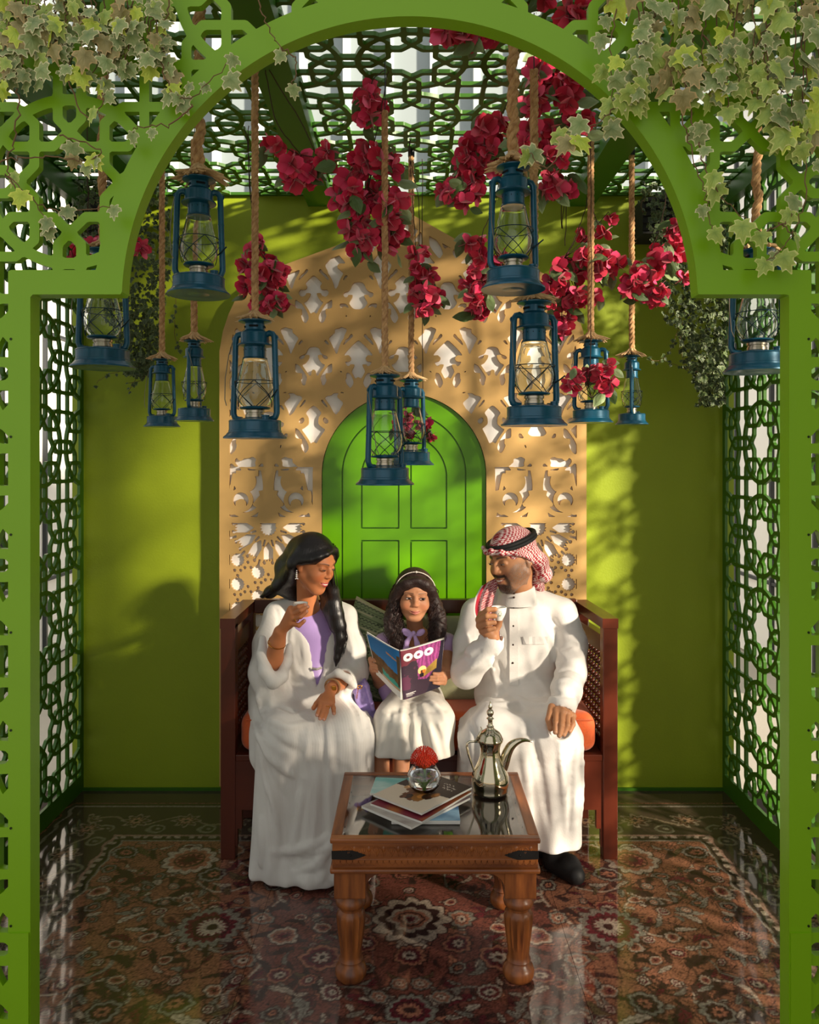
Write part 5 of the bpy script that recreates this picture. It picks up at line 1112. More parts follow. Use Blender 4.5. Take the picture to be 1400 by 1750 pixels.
# ================= the man ==================
MT = 'ba835c'
man = thing('person', P(890, 1250, 2.95) * (1, 1, 0) + (0, 0, 0), 'man in a white robe and red-checked headscarf, smiling down at the girl, cup raised', 'person')
THB = mat('white robe cotton', 'dcd8d3', .75, var=.03, vscale=30, bump=.0005, bscale=160, sheen=.1)
mrot = Rm(-52, 14, -4); mc = P(877, 955, 2.93); W, F, C, mloc = head(mc, .96, mrot, MT, 'man', P(884, 1045, 3.03))
h1 = px3([(960, 1206, 2.70), (958, 1214, 2.685)])
fing = [px3(f) for f in ([(951, 1215, 2.655), (950, 1235, 2.615), (949, 1251, 2.60)], [(961, 1216, 2.65), (960, 1239, 2.605), (956, 1257, 2.595)], [(970, 1219, 2.655), (970, 1240, 2.61), (964, 1255, 2.60)], [(978, 1224, 2.665), (979, 1238, 2.63), (974, 1249, 2.615)])]
th_ = px3([(943, 1208, 2.67), (938, 1230, 2.64), (941, 1245, 2.62)])
HV1 = limb_hand(*bounds(h1 + sum(fing, []) + th_), h1, [.028, .027], [(h1[1], f[0], .0145) for f in fing], 0, fing, .0098, MT, th_)
nails(HV1[0], HV1[2], [f[-1] + (0, -.008, 0) for f in fing], .006, 'c79676')
h2 = px3([(842, 1098, 2.785), (841, 1088, 2.775)])
f2 = [px3(f) for f in ([(822, 1052, 2.745), (834, 1042, 2.715), (846, 1041, 2.712)], [(818, 1060, 2.74), (832, 1053, 2.706), (846, 1053, 2.706)], [(819, 1070, 2.745), (833, 1065, 2.71), (845, 1064, 2.712)], [(824, 1079, 2.755), (835, 1076, 2.722), (844, 1074, 2.724)])]
t2 = px3([(845, 1082, 2.775), (852, 1068, 2.782), (856, 1055, 2.778)])
HV2 = limb_hand(*bounds(h2 + sum(f2, []) + t2), h2, [.028, .026], [(h2[1], f[0] + (0.004, .008, 0), .015) for f in f2], 0, f2, .0102, MT, t2)
def core(sh, chains, tone):
    pts = np.array([p for c_, r in chains for p in c_]); s_ = Vol(pts.min(0) - .14, pts.max(0) + .14, .008)
    for c_, r in chains: s_.chain(c_, r, .03)
    V, F = s_.mesh(); return V, F, np.tile(lin(tone), (len(V), 1))
CO = core(None, [([P(884, 1040, 3.04), P(884, 1110, 3.05), P(884, 1190, 3.05)], [.05, .10, .11]), ([P(884, 1050, 3.06), P(815, 1054, 3.05), P(800, 1148, 2.87), P(842, 1096, 2.785)], [.040, .028, .024, .020]), ([P(884, 1050, 3.06), P(958, 1054, 3.05), P(974, 1150, 2.92), P(959, 1208, 2.70)], [.040, .028, .024, .020]), ([P(884, 1200, 3.05), P(840, 1260, 2.73), P(850, 1420, 2.76)], [.08, .05, .04]), ([P(884, 1200, 3.05), P(948, 1260, 2.73), P(945, 1440, 2.80)], [.08, .05, .038])], MT)
MG = merge((W, F, C), HV1, HV2, CO); link_mesh('body', MG[0], MG[1], SKIN, man, True, MG[2])
eyes(man, mloc, .96, mrot, (-.1, -.5), 'man')
v = Vol((.13, 2.50, .03), (.66, 3.22, 1.06), .0058)
q = lambda *a: P(*a)
v.ell(q(884, 1105, 3.03), (.165, .115, .19), .03); v.ell(q(886, 1185, 3.03), (.17, .13, .12), .03)
for x, y_ in ((814, 1043), (962, 1042)): v.cap(q(885, 1014, 3.05), q(x, y_, 3.04), .046, .046, .03)
v.cap(q(882, 1014, 3.0), q(884, 1045, 3.02), .060, .080, .02)
v.chain([q(812, 1050, 3.03), q(800, 1100, 2.96), q(797, 1150, 2.86)], [.056, .054, .056], .02); v.chain([q(797, 1150, 2.86), q(818, 1122, 2.81), q(840, 1097, 2.785)], [.054, .052, .047], .015)
v.chain([q(962, 1050, 3.03), q(978, 1100, 2.98), q(975, 1150, 2.90)], [.056, .056, .058], .02); v.chain([q(975, 1150, 2.90), q(968, 1180, 2.78), q(961, 1204, 2.71)], [.056, .054, .050], .015)
for xk in (835, 950): v.cap(q(870 if xk < 880 else 912, 1205, 3.02), q(xk, 1258, 2.72), .10, .082, .04)
v.cap(q(835, 1262, 2.72), q(950, 1262, 2.72), .075, .078, .04)
def skirt(x, y, z):    # cloth falling from the knees to the hem, slightly flared
    t = np.clip((.50 - z) / .42, 0, 1); cx0 = .375 - .005 * t; hw = .20 + .012 * t; yc = 2.80 + .0 * t
    fold = .010 * np.sin((x - .2) * 62 + 3 * z) * np.clip((z < .5) * t * 1.3, 0, 1) + .008 * np.sin((x - .1) * 29 - 4 * z) * t
    qx = np.abs(x - cx0) - (hw - .07); qy = np.abs(y - yc - fold) - .07; qz = np.abs(z - .30) - .20
    return np.sqrt(np.maximum(qx, 0) ** 2 + np.maximum(qy, 0) ** 2) + np.maximum(qz, 0) - .075
v.comb((.12, 2.6, .1), (.66, 3.0, .52), skirt, .035, 'u', .02)
v.half(np.array((0, 0, .1245)), (0, 0, -1), .002)
# folds pressed into the cloth
ripple(v, q(840, 1200, 2.95) - (0, .12, 0), q(950, 1060, 2.95) + (0, .12, 0), .0035, 34, (.9, 0, .35), 1)
ripple(v, q(945, 1180, 2.8) - (.0, .08, 0), q(1005, 1070, 3.0) + (0, .10, 0), .0040, 55, (.35, -.3, 1), 2); ripple(v, q(775, 1175, 2.8) - (0, .08, 0), q(820, 1060, 3.0) + (0, .08, 0), .0040, 52, (-.5, -.2, 1), 3)
ripple(v, q(775, 1300, 2.6) - (0, .1, 0), q(1005, 1190, 2.9) + (0, .1, .0), .0035, 30, (.5, 0, .8), 4)
folds(v, [([(905, 1190), (945, 1183), (990, 1192)], .010, -1), ([(870, 1178), (850, 1190), (800, 1183)], .009, -1), ([(880, 1190), (900, 1203), (985, 1206)], .009, 1), ([(800, 1200), (850, 1206), (885, 1200)], .009, 1),
          ([(905, 1235), (925, 1330), (938, 1420)], .013, -1), ([(985, 1255), (978, 1330), (972, 1420)], .011, -1), ([(995, 1270), (996, 1340), (990, 1420)], .009, 1), ([(955, 1262), (962, 1340), (966, 1425)], .010, 1), ([(890, 1250), (900, 1330), (905, 1400)], .012, 1),
          ([(845, 1120), (858, 1150), (862, 1178)], .008, -1), ([(835, 1125), (845, 1155), (850, 1180)], .007, 1), ([(930, 1075), (945, 1110), (948, 1165)], .011, -1), ([(958, 1110), (980, 1100), (995, 1110)], .008, -1), ([(950, 1148), (975, 1140), (994, 1150)], .009, -1), ([(948, 1165), (970, 1160), (990, 1172)], .007, 1),
          ([(798, 1080), (815, 1092), (828, 1088)], .007, -1), ([(785, 1110), (800, 1128), (822, 1112)], .008, -1), ([(790, 1150), (806, 1140), (830, 1122)], .008, 1), ([(850, 1050), (858, 1085), (866, 1110)], .006, -1), ([(905, 1040), (935, 1050), (960, 1075)], .007, -1), ([(788, 1215), (786, 1260), (792, 1300)], .009, 1), ([(800, 1225), (812, 1260), (810, 1310)], .009, -1)])
v.cap(q(843, 1086, 2.78), q(845, 1060, 2.765), .034, .042, .003, 's'); v.cap(q(960, 1214, 2.695), q(957, 1240, 2.65), .034, .044, .003, 's')
v.cap(q(880, 1008, 2.99), q(877, 985, 2.97), .054, .06, .006, 's')
TH = cloth('robe', v, THB, man)
cb, ct = q(883, 1032, 2.995), q(884, 1006, 2.99); mb = MB(); Vc = []; n_ = 40
for k in range(n_):
    a = 2 * math.pi * k / n_; tl = .016 * math.cos(a - .5) + .002; u = np.array((math.cos(a), math.sin(a), 0))
    for cc, rx, ry, dz in ((cb, .079, .074, 0), (ct, .0655, .063, tl), (ct, .0605, .058, tl), (cb, .072, .066, 0)): Vc.append(cc + np.array((rx * u[0], ry * u[1], dz)))
Fc = [(k * 4 + i, ((k + 1) % n_) * 4 + i, ((k + 1) % n_) * 4 + (i + 1) % 4, k * 4 + (i + 1) % 4) for k in range(n_) for i in range(4)]
mb.add(Vc, Fc).build('collar', THB, man, True, sharp=50)
BR = mat('dark brass stud', '3a2a22', .3, .6)
# placket and studs
fy = lambda py: 2.985 - .072 - .022 * math.sin(max(0, min(1, (py - 1020) / 120)) * math.pi)
for k, py in enumerate((1014, 1021, 1038, 1070, 1102, 1133)):
    xx = 879 - k * .5
    p = q(xx, py, 2.995 - .0735 + (.004 if k else .008)) if k < 2 else P(xx, py, surfD(v, xx, py) - .006)
    MB().ball(p, (.0042, .003, .0042), 8, 5).build('stud', BR, man, True)
rows = [(py, [surfD(v, xx, py) for xx in (871, 886)]) for py in range(1040, 1178, 6)]; ya = np.array([min(r[1]) for r in rows]); ya = np.convolve(np.pad(ya, 3, 'edge'), np.ones(7) / 7, 'valid'); V_ = []; F_ = []
for (py, _), y_ in zip(rows, ya):
    for xx in (871, 886):
        for o_ in (-.0050, .004): V_.append(P(xx, py, y_ + o_))
for i in range(len(rows) - 1):
    a = i * 4; b_ = a + 4; F_ += [(a, a + 2, b_ + 2, b_), (a + 1, b_ + 1, b_ + 3, a + 3), (a, b_, b_ + 1, a + 1), (a + 2, a + 3, b_ + 3, b_ + 2)]
F_ += [(0, 1, 3, 2), (b_, b_ + 2, b_ + 3, b_ + 1)]
MB().add(V_, F_).build('placket', THB, man)
Vp = []; nxp = 9
for py in (1088, 1101):
    for xx in np.linspace(894, 936, nxp):
        d_ = surfD(v, xx, py); Vp += [P(xx, py, d_ - .0065), P(xx, py, d_ + .003)]
Fp = [(2 * i, 2 * i + 2, 2 * nxp + 2 * i + 2, 2 * nxp + 2 * i) for i in range(nxp - 1)] + [(2 * nxp + 2 * i, 2 * nxp + 2 * i + 2, 2 * nxp + 2 * i + 3, 2 * nxp + 2 * i + 1) for i in range(nxp - 1)] + [(2 * i, 2 * i + 1, 2 * i + 3, 2 * i + 2) for i in range(nxp - 1)]
MB().add(Vp, Fp).build('pocket_flap', THB, man)
# headscarf
def check(V, W_=None):
    u = V[:, 0] * .8 + V[:, 1] * .8; w_ = V[:, 2] * 1.0 + V[:, 1] * .35 - V[:, 0] * .25; p = .0125
    a = np.sin(u / p * 6.283) ; b_ = np.sin(w_ / p * 6.283); m = (a * b_ > .05) | (np.abs(np.sin(u / p * 3.14159)) < .22)
    C = np.tile(lin('e6cfcb'), (len(V), 1)); C[m] = lin('a31d2e'); return C
CH = mat('red checked cotton', '808080', .8, attr='col', bump=.0006, bscale=300)
s = Vol(mc - (.15, .16, .19), mc + (.16, .16, .15), .0028); L_ = lambda *a: mloc(a)
s.ell(L_(0, .012, .040), np.array((.083, .101, .085)) * .96, .01, rot=mrot)
s.chain([L_(.070, .030, .03), L_(.074, .065, -.03), L_(.060, .085, -.09), q(912, 985, 3.0), q(922, 1002, 3.03), q(928, 1014, 3.06)], [.028, .028, .026, .020, .016, .010], .02)
s.chain([L_(-.068, .030, .03), L_(-.072, .060, -.03), L_(-.05, .08, -.09)], [.03, .028, .026], .02); s.chain([L_(0, .09, .03), L_(0, .10, -.05), L_(0, .09, -.12)], [.03, .032, .03], .02)
s.chain([L_(-.075, -.045, .052), L_(-.04, -.088, .055), L_(0, -.098, .060), L_(.04, -.086, .054), L_(.076, -.045, .040), L_(.082, .0, .012), L_(.080, .040, -.03)], [.008, .010, .012, .010, .009, .008, .008], .010)
s.chain([L_(-.05, -.088, .058), L_(-.088, -.060, .062), L_(-.098, -.045, .060)], [.006, .006, .004], .01)
s.ell(L_(0, -.06, -.035), np.array((.066, .085, .080)), .006, 's', rot=mrot); s.ell(L_(0, .0, -.13), np.array((.055, .06, .09)), .01, 's', rot=mrot); s.ell(L_(.066, -.028, -.025), np.array((.022, .034, .042)), .008, 's', rot=mrot)
V, F = s.mesh(); V = relax(V, F, 1, .4); link_mesh('headscarf', V, F, CH, man, True, check(V))
ag = MB()
for dz in (0, .0125):
    ag.tube([mloc((.0845 * math.cos(a) * (1 - dz * 1.2), .012 + .1035 * math.sin(a) * (1 - dz * 1.2), .064 + dz + .006 * math.sin(a))) for a in np.linspace(0, 2 * math.pi, 40, endpoint=False)], .0085, 10, closed=True)
ag.build('head_cord', mat('black wool cord', '0b0b0c', .7, bump=.0008, bscale=400), man, True)
# the scarf tail over his shoulder and down behind the cup
def ribbon(name, path, wv, m, person, th=.004, colf=None, n=8, cross=10, ruff=.004):
    pts = curve_pts(path, 0, n); wl_ = []; V = []; U = []
    for i, p in enumerate(pts):
        u = i / (len(pts) - 1); k = u * (len(wv) - 1); a = int(min(k, len(wv) - 2)); wv_ = np.array(wv[a]) * (1 - (k - a)) + np.array(wv[a + 1]) * (k - a)
        for j in range(cross + 1):
            t = j / cross - .5; V.append(p + wv_ * t + np.array((0, -ruff * math.cos(t * 17 + u * 4), 0))); U.append((u, j / cross))
    V = np.array(V); U = np.array(U); c1 = cross + 1; I = np.arange(len(pts) * c1).reshape(-1, c1); f = np.stack([I[:-1, :-1], I[:-1, 1:], I[1:, 1:], I[1:, :-1]], -1).reshape(-1, 4); N = len(V)
    V2 = np.concatenate([V, V + (0, th, 0)]); bd = np.concatenate([I[0], I[1:, -1], I[-1, -2::-1], I[-2:0:-1, 0]]); nb = np.roll(bd, -1); sd = np.stack([bd, nb, nb + N, bd + N], 1)
    return link_mesh(name, V2, [f, f[:, ::-1] + N, sd], m, person, True, colf(np.concatenate([V, V]), np.concatenate([U, U])) if colf else None)
def tailcol(V, U):
    p = .0085; a = np.sin(V[:, 0] / p * 6.28) * np.sin((V[:, 2] + .5 * V[:, 0]) / p * 6.28); C = np.tile(lin('d9b0ae'), (len(V), 1)); C[a > .0] = lin('9e2233'); t = U[:, 1]
    C[(t < .26) & (t > .06)] = lin('a81c30'); C[(t > .30) & (t < .38)] = lin('e0c9c4'); C[t <= .06] = lin('e8e0da'); C[U[:, 0] > .97] = lin('a81c30'); return C
ribbon('scarf_tail', [(843, 990, 2.94), (832, 1012, 2.915), (826, 1040, 2.90), (832, 1070, 2.86), (838, 1098, 2.82)], [(.085, 0, .05), (.082, 0, .035), (.07, 0, .02), (.055, 0, .012), (.045, 0, .01)], CH, man, colf=tailcol, n=22, cross=34)
ribbon('scarf_tail', [(846, 1062, 2.80), (850, 1080, 2.795), (853, 1097, 2.79)], [(.022, 0, .01), (.016, 0, .006), (.006, 0, .004)], CH, man, colf=tailcol, n=8, cross=8)
# shoes, trouser legs
SHO = mat('black suede shoe', '0d0c0d', .6, bump=.0004, bscale=300)
for a, b_, c_, f_ in (((948, 1447, 2.78), (972, 1478, 2.74), (984, 1484, 2.70), 1), ((925, 1425, 2.92), (935, 1440, 2.88), (945, 1448, 2.84), 0)):
    hx = P(*a); hx[2] = .035; mx2 = P(*b_); mx2[2] = .034; tx = P(*c_); tx[2] = .028
    sh = Vol(np.minimum(np.minimum(hx, mx2), tx) - .08, np.maximum(np.maximum(hx, mx2), tx) + (.08, .08, .16), .004)
    sh.cap(hx, mx2, .040, .040, .02); sh.cap(mx2, tx, .040, .032, .02); sh.cap(hx + (0, .01, .02), hx + (0, .03, .12), .040, .045, .02); sh.half(np.array((0, 0, .004)), (0, 0, -1), .004); sh.ell(hx + (0, .012, .062), (.03, .035, .02), .01, 's') if 0 else None
    cloth('shoe', sh, SHO, man)
# cups
CUP = mat('white porcelain', 'f3f1ec', .12, coat=.4); CGR = mat('gold green motif', '9aa86a', .4, .2); GLD = mat('gold', 'd0923a', .22, 1.0)
def cup(c, r, h, label, tilt=0):
    t = thing('coffee_cup', c, label, 'cup', 'small handleless coffee cups'); pr = [(r * .42, 0), (r * .46, h * .04), (r * .46, h * .09), (r * .70, h * .30), (r * .88, h * .60), (r * .98, h * .97), (r, h), (r * .93, h), (r * .84, h * .62), (r * .64, h * .34), (r * .2, h * .2)]
    MB().lathe(pr, c, 28).build('cup_body', CUP, t, True, sharp=60); MB().tube([np.array(c) + (r * .97 * math.cos(a), r * .97 * math.sin(a), h * 1.0) for a in np.linspace(0, 2 * math.pi, 28, endpoint=False)], r * .022, 5, closed=True).build('gilt_rim', GLD, t, True)
    mb = MB()
    for k in range(8):
        a = k * math.pi / 4; a0 = -math.pi / 2 + .05 + .16 * math.cos(a); z = h * .58 + h * .17 * math.sin(a); rr = r * (.885 + .1 * (z / h - .58)); mb.ball(np.array(c) + (rr * math.cos(a0), rr * math.sin(a0), z), (r * .06, r * .03, r * .06), 6, 4)
    mb.build('rosette_motif', CGR, t, True); return t
cp = P(853, 1060, 2.742); cup(cp - (0, 0, 0), .0275, .047, 'white coffee cup with small motif in the raised hand of the man')
# ================= the woman ==================
WT = 'bd774c'
wom = thing('person', P(530, 1300, 2.95) * (1, 1, 0), 'long-haired woman in a white open cloak over lavender, turned toward the girl with a cup', 'person')
wrot = Rm(55, 20, 3); wc = P(536, 962, 2.93); W, F, C, wloc = head(wc, .87, wrot, WT, 'woman', P(526, 1042, 3.0))
a1 = px3([(466, 1148, 2.84), (468, 1128, 2.80), (474, 1098, 2.765), (479, 1080, 2.75)])
f1 = [px3(f) for f in ([(499, 1042, 2.715), (510, 1037, 2.698), (521, 1034, 2.704)], [(502, 1049, 2.708), (514, 1043, 2.690), (526, 1037, 2.70)], [(503, 1057, 2.708), (514, 1054, 2.692), (524, 1045, 2.70)], [(500, 1066, 2.715), (511, 1069, 2.70), (520, 1061, 2.705)])]
t1 = px3([(494, 1052, 2.75), (506, 1044, 2.765), (517, 1042, 2.762)])
HV1 = limb_hand(*bounds(a1 + sum(f1, []) + t1, .04), a1, [.028, .032, .027, .0235], [(a1[3], f[0] + (-.004, .006, 0), .0135) for f in f1], 0, f1, .0080, WT, t1)
nails(HV1[0], HV1[2], [f[-1] + (.004, -.005, .003) for f in f1], .0058, 'cf9a84')
a2 = px3([(592, 1160, 2.92), (580, 1165, 2.85), (566, 1177, 2.775)])
f2 = [px3(f) for f in ([(549, 1199, 2.715), (546, 1211, 2.69), (542, 1222, 2.68)], [(555, 1201, 2.708), (552, 1216, 2.682), (547, 1228, 2.674)], [(561, 1201, 2.71), (558, 1217, 2.686), (554, 1229, 2.676)], [(567, 1200, 2.72), (570, 1210, 2.70), (571, 1219, 2.69)])]
t2 = px3([(551, 1190, 2.745), (541, 1203, 2.72), (536, 1210, 2.705)])
HV2 = limb_hand(*bounds(a2 + sum(f2, []) + t2, .04), a2, [.024, .028, .0225], [(a2[2], f[0], .0125) for f in f2], 0, f2, .0080, WT, t2)
nails(HV2[0], HV2[2], [f[-1] + (-.001, -.005, 0) for f in f2], .0058, 'cf9a84')
bu = Vol(P(440, 1090, 3.05) - (.02, .15, .02), P(620, 1005, 3.0) + (.02, .12, .03), .004)
bu.cap(P(526, 1034, 3.0), P(526, 1052, 3.02), .044, .055, .03); bu.cap(P(492, 1056, 3.04), P(570, 1056, 3.04), .036, .036, .03); bu.ell(P(530, 1088, 3.03), (.095, .070, .09), .03); Vb, Fb = bu.mesh()
MG = merge((W, F, C), HV1, HV2, (Vb, Fb, np.tile(lin(WT), (len(Vb), 1)))); link_mesh('body', MG[0], MG[1], SKIN, wom, True, MG[2])
eyes(wom, wloc, .87, wrot, (.0, -.8), 'woman')
PLT = mat('white pleated crepe', 'e0dcd6', .65, sheen=.15, var=.03, vscale=20)
nt = PLT.node_tree; wv = nt.nodes.new('ShaderNodeTexWave'); wv.wave_type = 'BANDS'; wv.bands_direction = 'X'; wv.inputs['Scale'].default_value = 125; wv.inputs['Distortion'].default_value = 2.2; wv.inputs['Detail Scale'].default_value = .25
tc = nt.nodes.new('ShaderNodeTexCoord'); bp = nt.nodes.new('ShaderNodeBump'); bp.inputs['Distance'].default_value = .0005; bp.inputs['Strength'].default_value = .9
nt.links.new(tc.outputs['Object'], wv.inputs['Vector']); nt.links.new(wv.outputs['Fac'], bp.inputs['Height']); nt.links.new(bp.outputs[0], nt.nodes['Principled BSDF'].inputs['Normal'])
v = Vol((-.64, 2.50, .0), (-.10, 3.22, 1.0), .0058)
v.ell(P(528, 1110, 3.03), (.135, .10, .16), .03)
v.cap(P(474, 1046, 3.05), P(500, 1034, 3.06), .044, .034, .03); v.cap(P(590, 1052, 3.05), P(562, 1036, 3.06), .045, .038, .03)
v.chain([P(470, 1058, 3.03), P(460, 1100, 2.97), P(457, 1150, 2.90), P(460, 1185, 2.86)], [.046, .056, .064, .046], .03)
v.chain([P(590, 1060, 3.04), P(602, 1105, 3.02), P(606, 1148, 2.95)], [.042, .048, .052], .03); v.chain([P(606, 1150, 2.95), P(592, 1163, 2.88)], [.050, .044], .02)
v.ell(P(527, 1190, 3.0), (.17, .14, .12), .04)
v.cap(P(490, 1205, 3.0), P(492, 1262, 2.76), .10, .092, .05); v.cap(P(565, 1205, 3.0), P(588, 1258, 2.76), .10, .090, .05); v.cap(P(492, 1258, 2.76), P(590, 1256, 2.76), .082, .082, .05)
v.cap(P(445, 1180, 2.95), P(450, 1290, 2.84), .045, .05, .05)
def wskirt(x, y, z):
    t = np.clip((.48 - z) / .44, 0, 1); cx0 = -.335 - .012 * t; hw = .205 + .01 * t; yc = 2.84 - .02 * t
    fold = .014 * np.sin((x + .4) * 46 + 5 * z + 1.2 * np.sin(9 * z)) * t + .007 * np.sin((x + .4) * 95 - 6 * z) * t
    qx = np.abs(x - cx0) - (hw - .08); qy = np.abs(y - yc - fold) - .085; qz = np.abs(z - .26) - .24
    return np.sqrt(np.maximum(qx, 0) ** 2 + np.maximum(qy, 0) ** 2) + np.maximum(qz, 0) - .08
v.comb((-.62, 2.6, .0), (-.1, 3.05, .50), wskirt, .04, 'u', .02)
v.chain([P(452, 1478, 2.72), P(490, 1494, 2.69), P(530, 1503, 2.66), P(575, 1496, 2.67)], [.022, .024, .030, .026], .03); v.chain([P(500, 1440, 2.70), P(545, 1462, 2.655), P(572, 1440, 2.66)], [.012, .018, .012], .03)
ripple(v, P(480, 1190, 2.85) - (0, .1, 0), P(560, 1050, 2.95) + (0, .1, 0), .0045, 40, (1, 0, .25), 5); ripple(v, P(425, 1260, 2.75) - (0, .15, 0), P(480, 1100, 2.95) + (0, .15, 0), .0050, 32, (.9, 0, .4), 6)
ripple(v, P(565, 1180, 2.85) - (0, .1, 0), P(620, 1060, 3.0) + (0, .1, 0), .0040, 44, (.8, 0, .6), 7); ripple(v, P(430, 1340, 2.6) - (0, .1, 0), P(640, 1215, 2.9) + (0, .1, 0), .0045, 26, (.55, 0, .85), 8)
folds(v, [([(448, 1090), (446, 1130), (455, 1168), (480, 1182)], .011, 1), ([(455, 1100), (456, 1130), (464, 1158)], .008, -1), ([(500, 1075), (496, 1110), (508, 1150), (530, 1180)], .009, 1), ([(494, 1100), (492, 1140), (504, 1175)], .010, -1), ([(484, 1120), (488, 1160), (500, 1190)], .009, 1), ([(512, 1110), (518, 1150), (534, 1180)], .007, -1),
          ([(566, 1050), (572, 1095), (560, 1145), (546, 1180)], .010, 1), ([(578, 1060), (586, 1100), (588, 1140)], .009, -1), ([(592, 1065), (602, 1105), (606, 1140)], .009, 1), ([(600, 1160), (620, 1200), (634, 1255), (636, 1310)], .011, 1), ([(588, 1185), (608, 1215), (618, 1260)], .010, -1),
          ([(440, 1190), (452, 1225), (490, 1245), (535, 1235)], .012, 1), ([(436, 1205), (445, 1245), (480, 1275), (515, 1290)], .012, -1), ([(434, 1235), (452, 1285), (490, 1318), (520, 1330)], .012, 1), ([(440, 1270), (458, 1330), (490, 1370)], .012, -1), ([(447, 1300), (465, 1370), (478, 1440)], .011, 1), ([(455, 1360), (462, 1420), (468, 1470)], .010, -1),
          ([(560, 1232), (563, 1300), (564, 1370), (566, 1440)], .010, 1), ([(552, 1240), (553, 1310), (552, 1400)], .009, -1), ([(572, 1240), (575, 1310), (576, 1360)], .008, -1), ([(600, 1250), (606, 1300), (610, 1330)], .009, -1), ([(505, 1340), (500, 1400), (488, 1450)], .010, -1), ([(522, 1320), (512, 1390), (500, 1460)], .010, 1), ([(535, 1360), (530, 1420), (520, 1470)], .009, -1),
          ([(470, 1455), (510, 1452), (545, 1440), (565, 1425)], .013, 1), ([(475, 1470), (520, 1472), (555, 1460)], .010, -1), ([(500, 1490), (535, 1480), (562, 1488)], .012, 1), ([(470, 1205), (500, 1215), (530, 1208)], .008, -1), ([(545, 1470), (552, 1488), (548, 1505)], .014, 1), ([(448, 1400), (450, 1440), (447, 1478)], .014, 1), ([(510, 1250), (506, 1300), (512, 1350)], .009, -1), ([(528, 1240), (524, 1290), (528, 1340)], .009, 1), ([(470, 1035), (478, 1060), (470, 1085)], .008, -1)])
v.cap(P(468, 1120, 2.78), P(470, 1152, 2.79), .030, .034, .008, 's'); v.cap(P(474, 1085, 2.74), P(468, 1130, 2.78), .036, .036, .006, 's'); v.cap(P(564, 1180, 2.78), P(584, 1160, 2.86), .030, .033, .006, 's')
v.cap(P(531, 1016, 2.99), P(534, 1038, 3.0), .054, .050, .01, 's')
v.chain(px3([(449, 1092, 2.83), (449, 1120, 2.79), (454, 1148, 2.755), (467, 1166, 2.745), (482, 1156, 2.765), (490, 1130, 2.81), (494, 1104, 2.86)]), [.014, .020, .022, .022, .020, .018, .012], .016)
v.chain(px3([(560, 1158, 2.84), (578, 1150, 2.80), (596, 1160, 2.80), (606, 1172, 2.84)]), [.010, .014, .014, .012], .012); v.half(np.array((0, 0, .012)), (0, 0, -1), .003); v.cap(P(528, 1500, 2.62), P(531, 1530, 2.6), .006, .010, .008, 's')
# V-shaped opening down the front: cut back so the lavender dress shows
def vee(x, y, z):
    px_ = CX + x / y * FPX; py_ = CY + (HC - z) / y * FPX
    L0 = np.interp(py_, [1000, 1025, 1060, 1100, 1150, 1178], [492, 497, 508, 528, 536, 541]); R0 = np.interp(py_, [1000, 1025, 1060, 1100, 1150, 1178], [562, 562, 563, 560, 552, 542])
    return np.maximum(np.maximum(L0 - px_, px_ - R0) * .0022, np.maximum(py_ - 1180, 0) * .0022)
v.comb(P(485, 1185, 2.8), P(570, 1000, 3.02), lambda x, y, z: np.maximum(vee(x, y, z), y - 2.985), .004, 's', 0)
cloth('cloak', v, PLT, wom, it=2)
LAV = mat('lavender satin', 'a98cc8', .42, sheen=.2, bump=.0006, bscale=60, bstretch=(1, 1, .3))
dr = Vol(P(470, 1200, 2.98) - (.02, .12, .02), P(600, 1015, 2.98) + (.02, .14, .02), .005); dr.ell(P(532, 1085, 3.035), (.115, .095, .125), .03); dr.cap(P(532, 1120, 3.03), P(540, 1195, 2.98), .085, .07, .03)
dr.cap(P(532, 1000, 2.97), P(532, 1024, 2.98), .062, .052, .008, 's')
for a, b_ in (((545, 1045, 2.93), (528, 1095, 2.925)), ((556, 1060, 2.93), (535, 1110, 2.925)), ((537, 1040, 2.93), (520, 1070, 2.925))): dr.cap(P(*a), P(*b_), .005, .003, .014, 's')
cloth('dress', dr, LAV, wom)
MB().tube(px3([(534, 1142, 2.925), (541, 1144, 2.915), (550, 1141, 2.925)]), .0045, 6).build('waist_band', mat('silver grey band', 'a9a29a', .4), wom, True)
# the floor-length hair
HB = hairmat('black hair', '120c0c', (1, 1, .1))
hv = Vol(P(430, 1150, 2.95) - (.02, .12, .02), P(600, 905, 2.95) + (.05, .16, .02), .004); l = lambda *a: wloc(a)
hv.ell(l(0, .018, .038), np.array((.086, .100, .088)) * .88, .01, rot=wrot)
hv.chain([l(-.066, .018, .050), l(-.080, .03, -.01), P(497, 985, 2.99), P(480, 1000, 3.02), P(462, 1012, 3.07), P(446, 1020, 3.10)], [.022, .026, .034, .028, .018, .006], .03)
hv.chain([l(0, .10, .02), P(492, 970, 3.05), P(500, 1005, 3.05), P(520, 1020, 3.09)], [.045, .045, .040, .04], .03)
hv.chain([l(.010, -.058, .090), l(.038, -.058, .078), l(.062, -.046, .054), l(.082, -.026, .020), l(.086, -.012, -.018), l(.082, -.004, -.055), P(569, 1012, 2.96), P(571, 1030, 2.94), P(575, 1050, 2.93), P(580, 1070, 2.925), P(582, 1090, 2.92), P(579, 1110, 2.92), P(576, 1125, 2.915), P(574, 1140, 2.912)], [.008, .011, .014, .016, .017, .019, .022, .025, .025, .023, .019, .014, .009, .003], .02)
hv.chain([l(.06, .02, -.03), P(560, 1010, 2.99), P(560, 1035, 2.96), P(572, 1070, 2.935)], [.03, .03, .024, .02], .02)
hv.chain([l(.0, -.074, .084), l(-.03, -.074, .074), l(-.055, -.058, .055), l(-.070, -.035, .035), l(-.079, -.010, .022), l(-.080, .014, .014)], [.008, .010, .012, .013, .014, .015], .014)
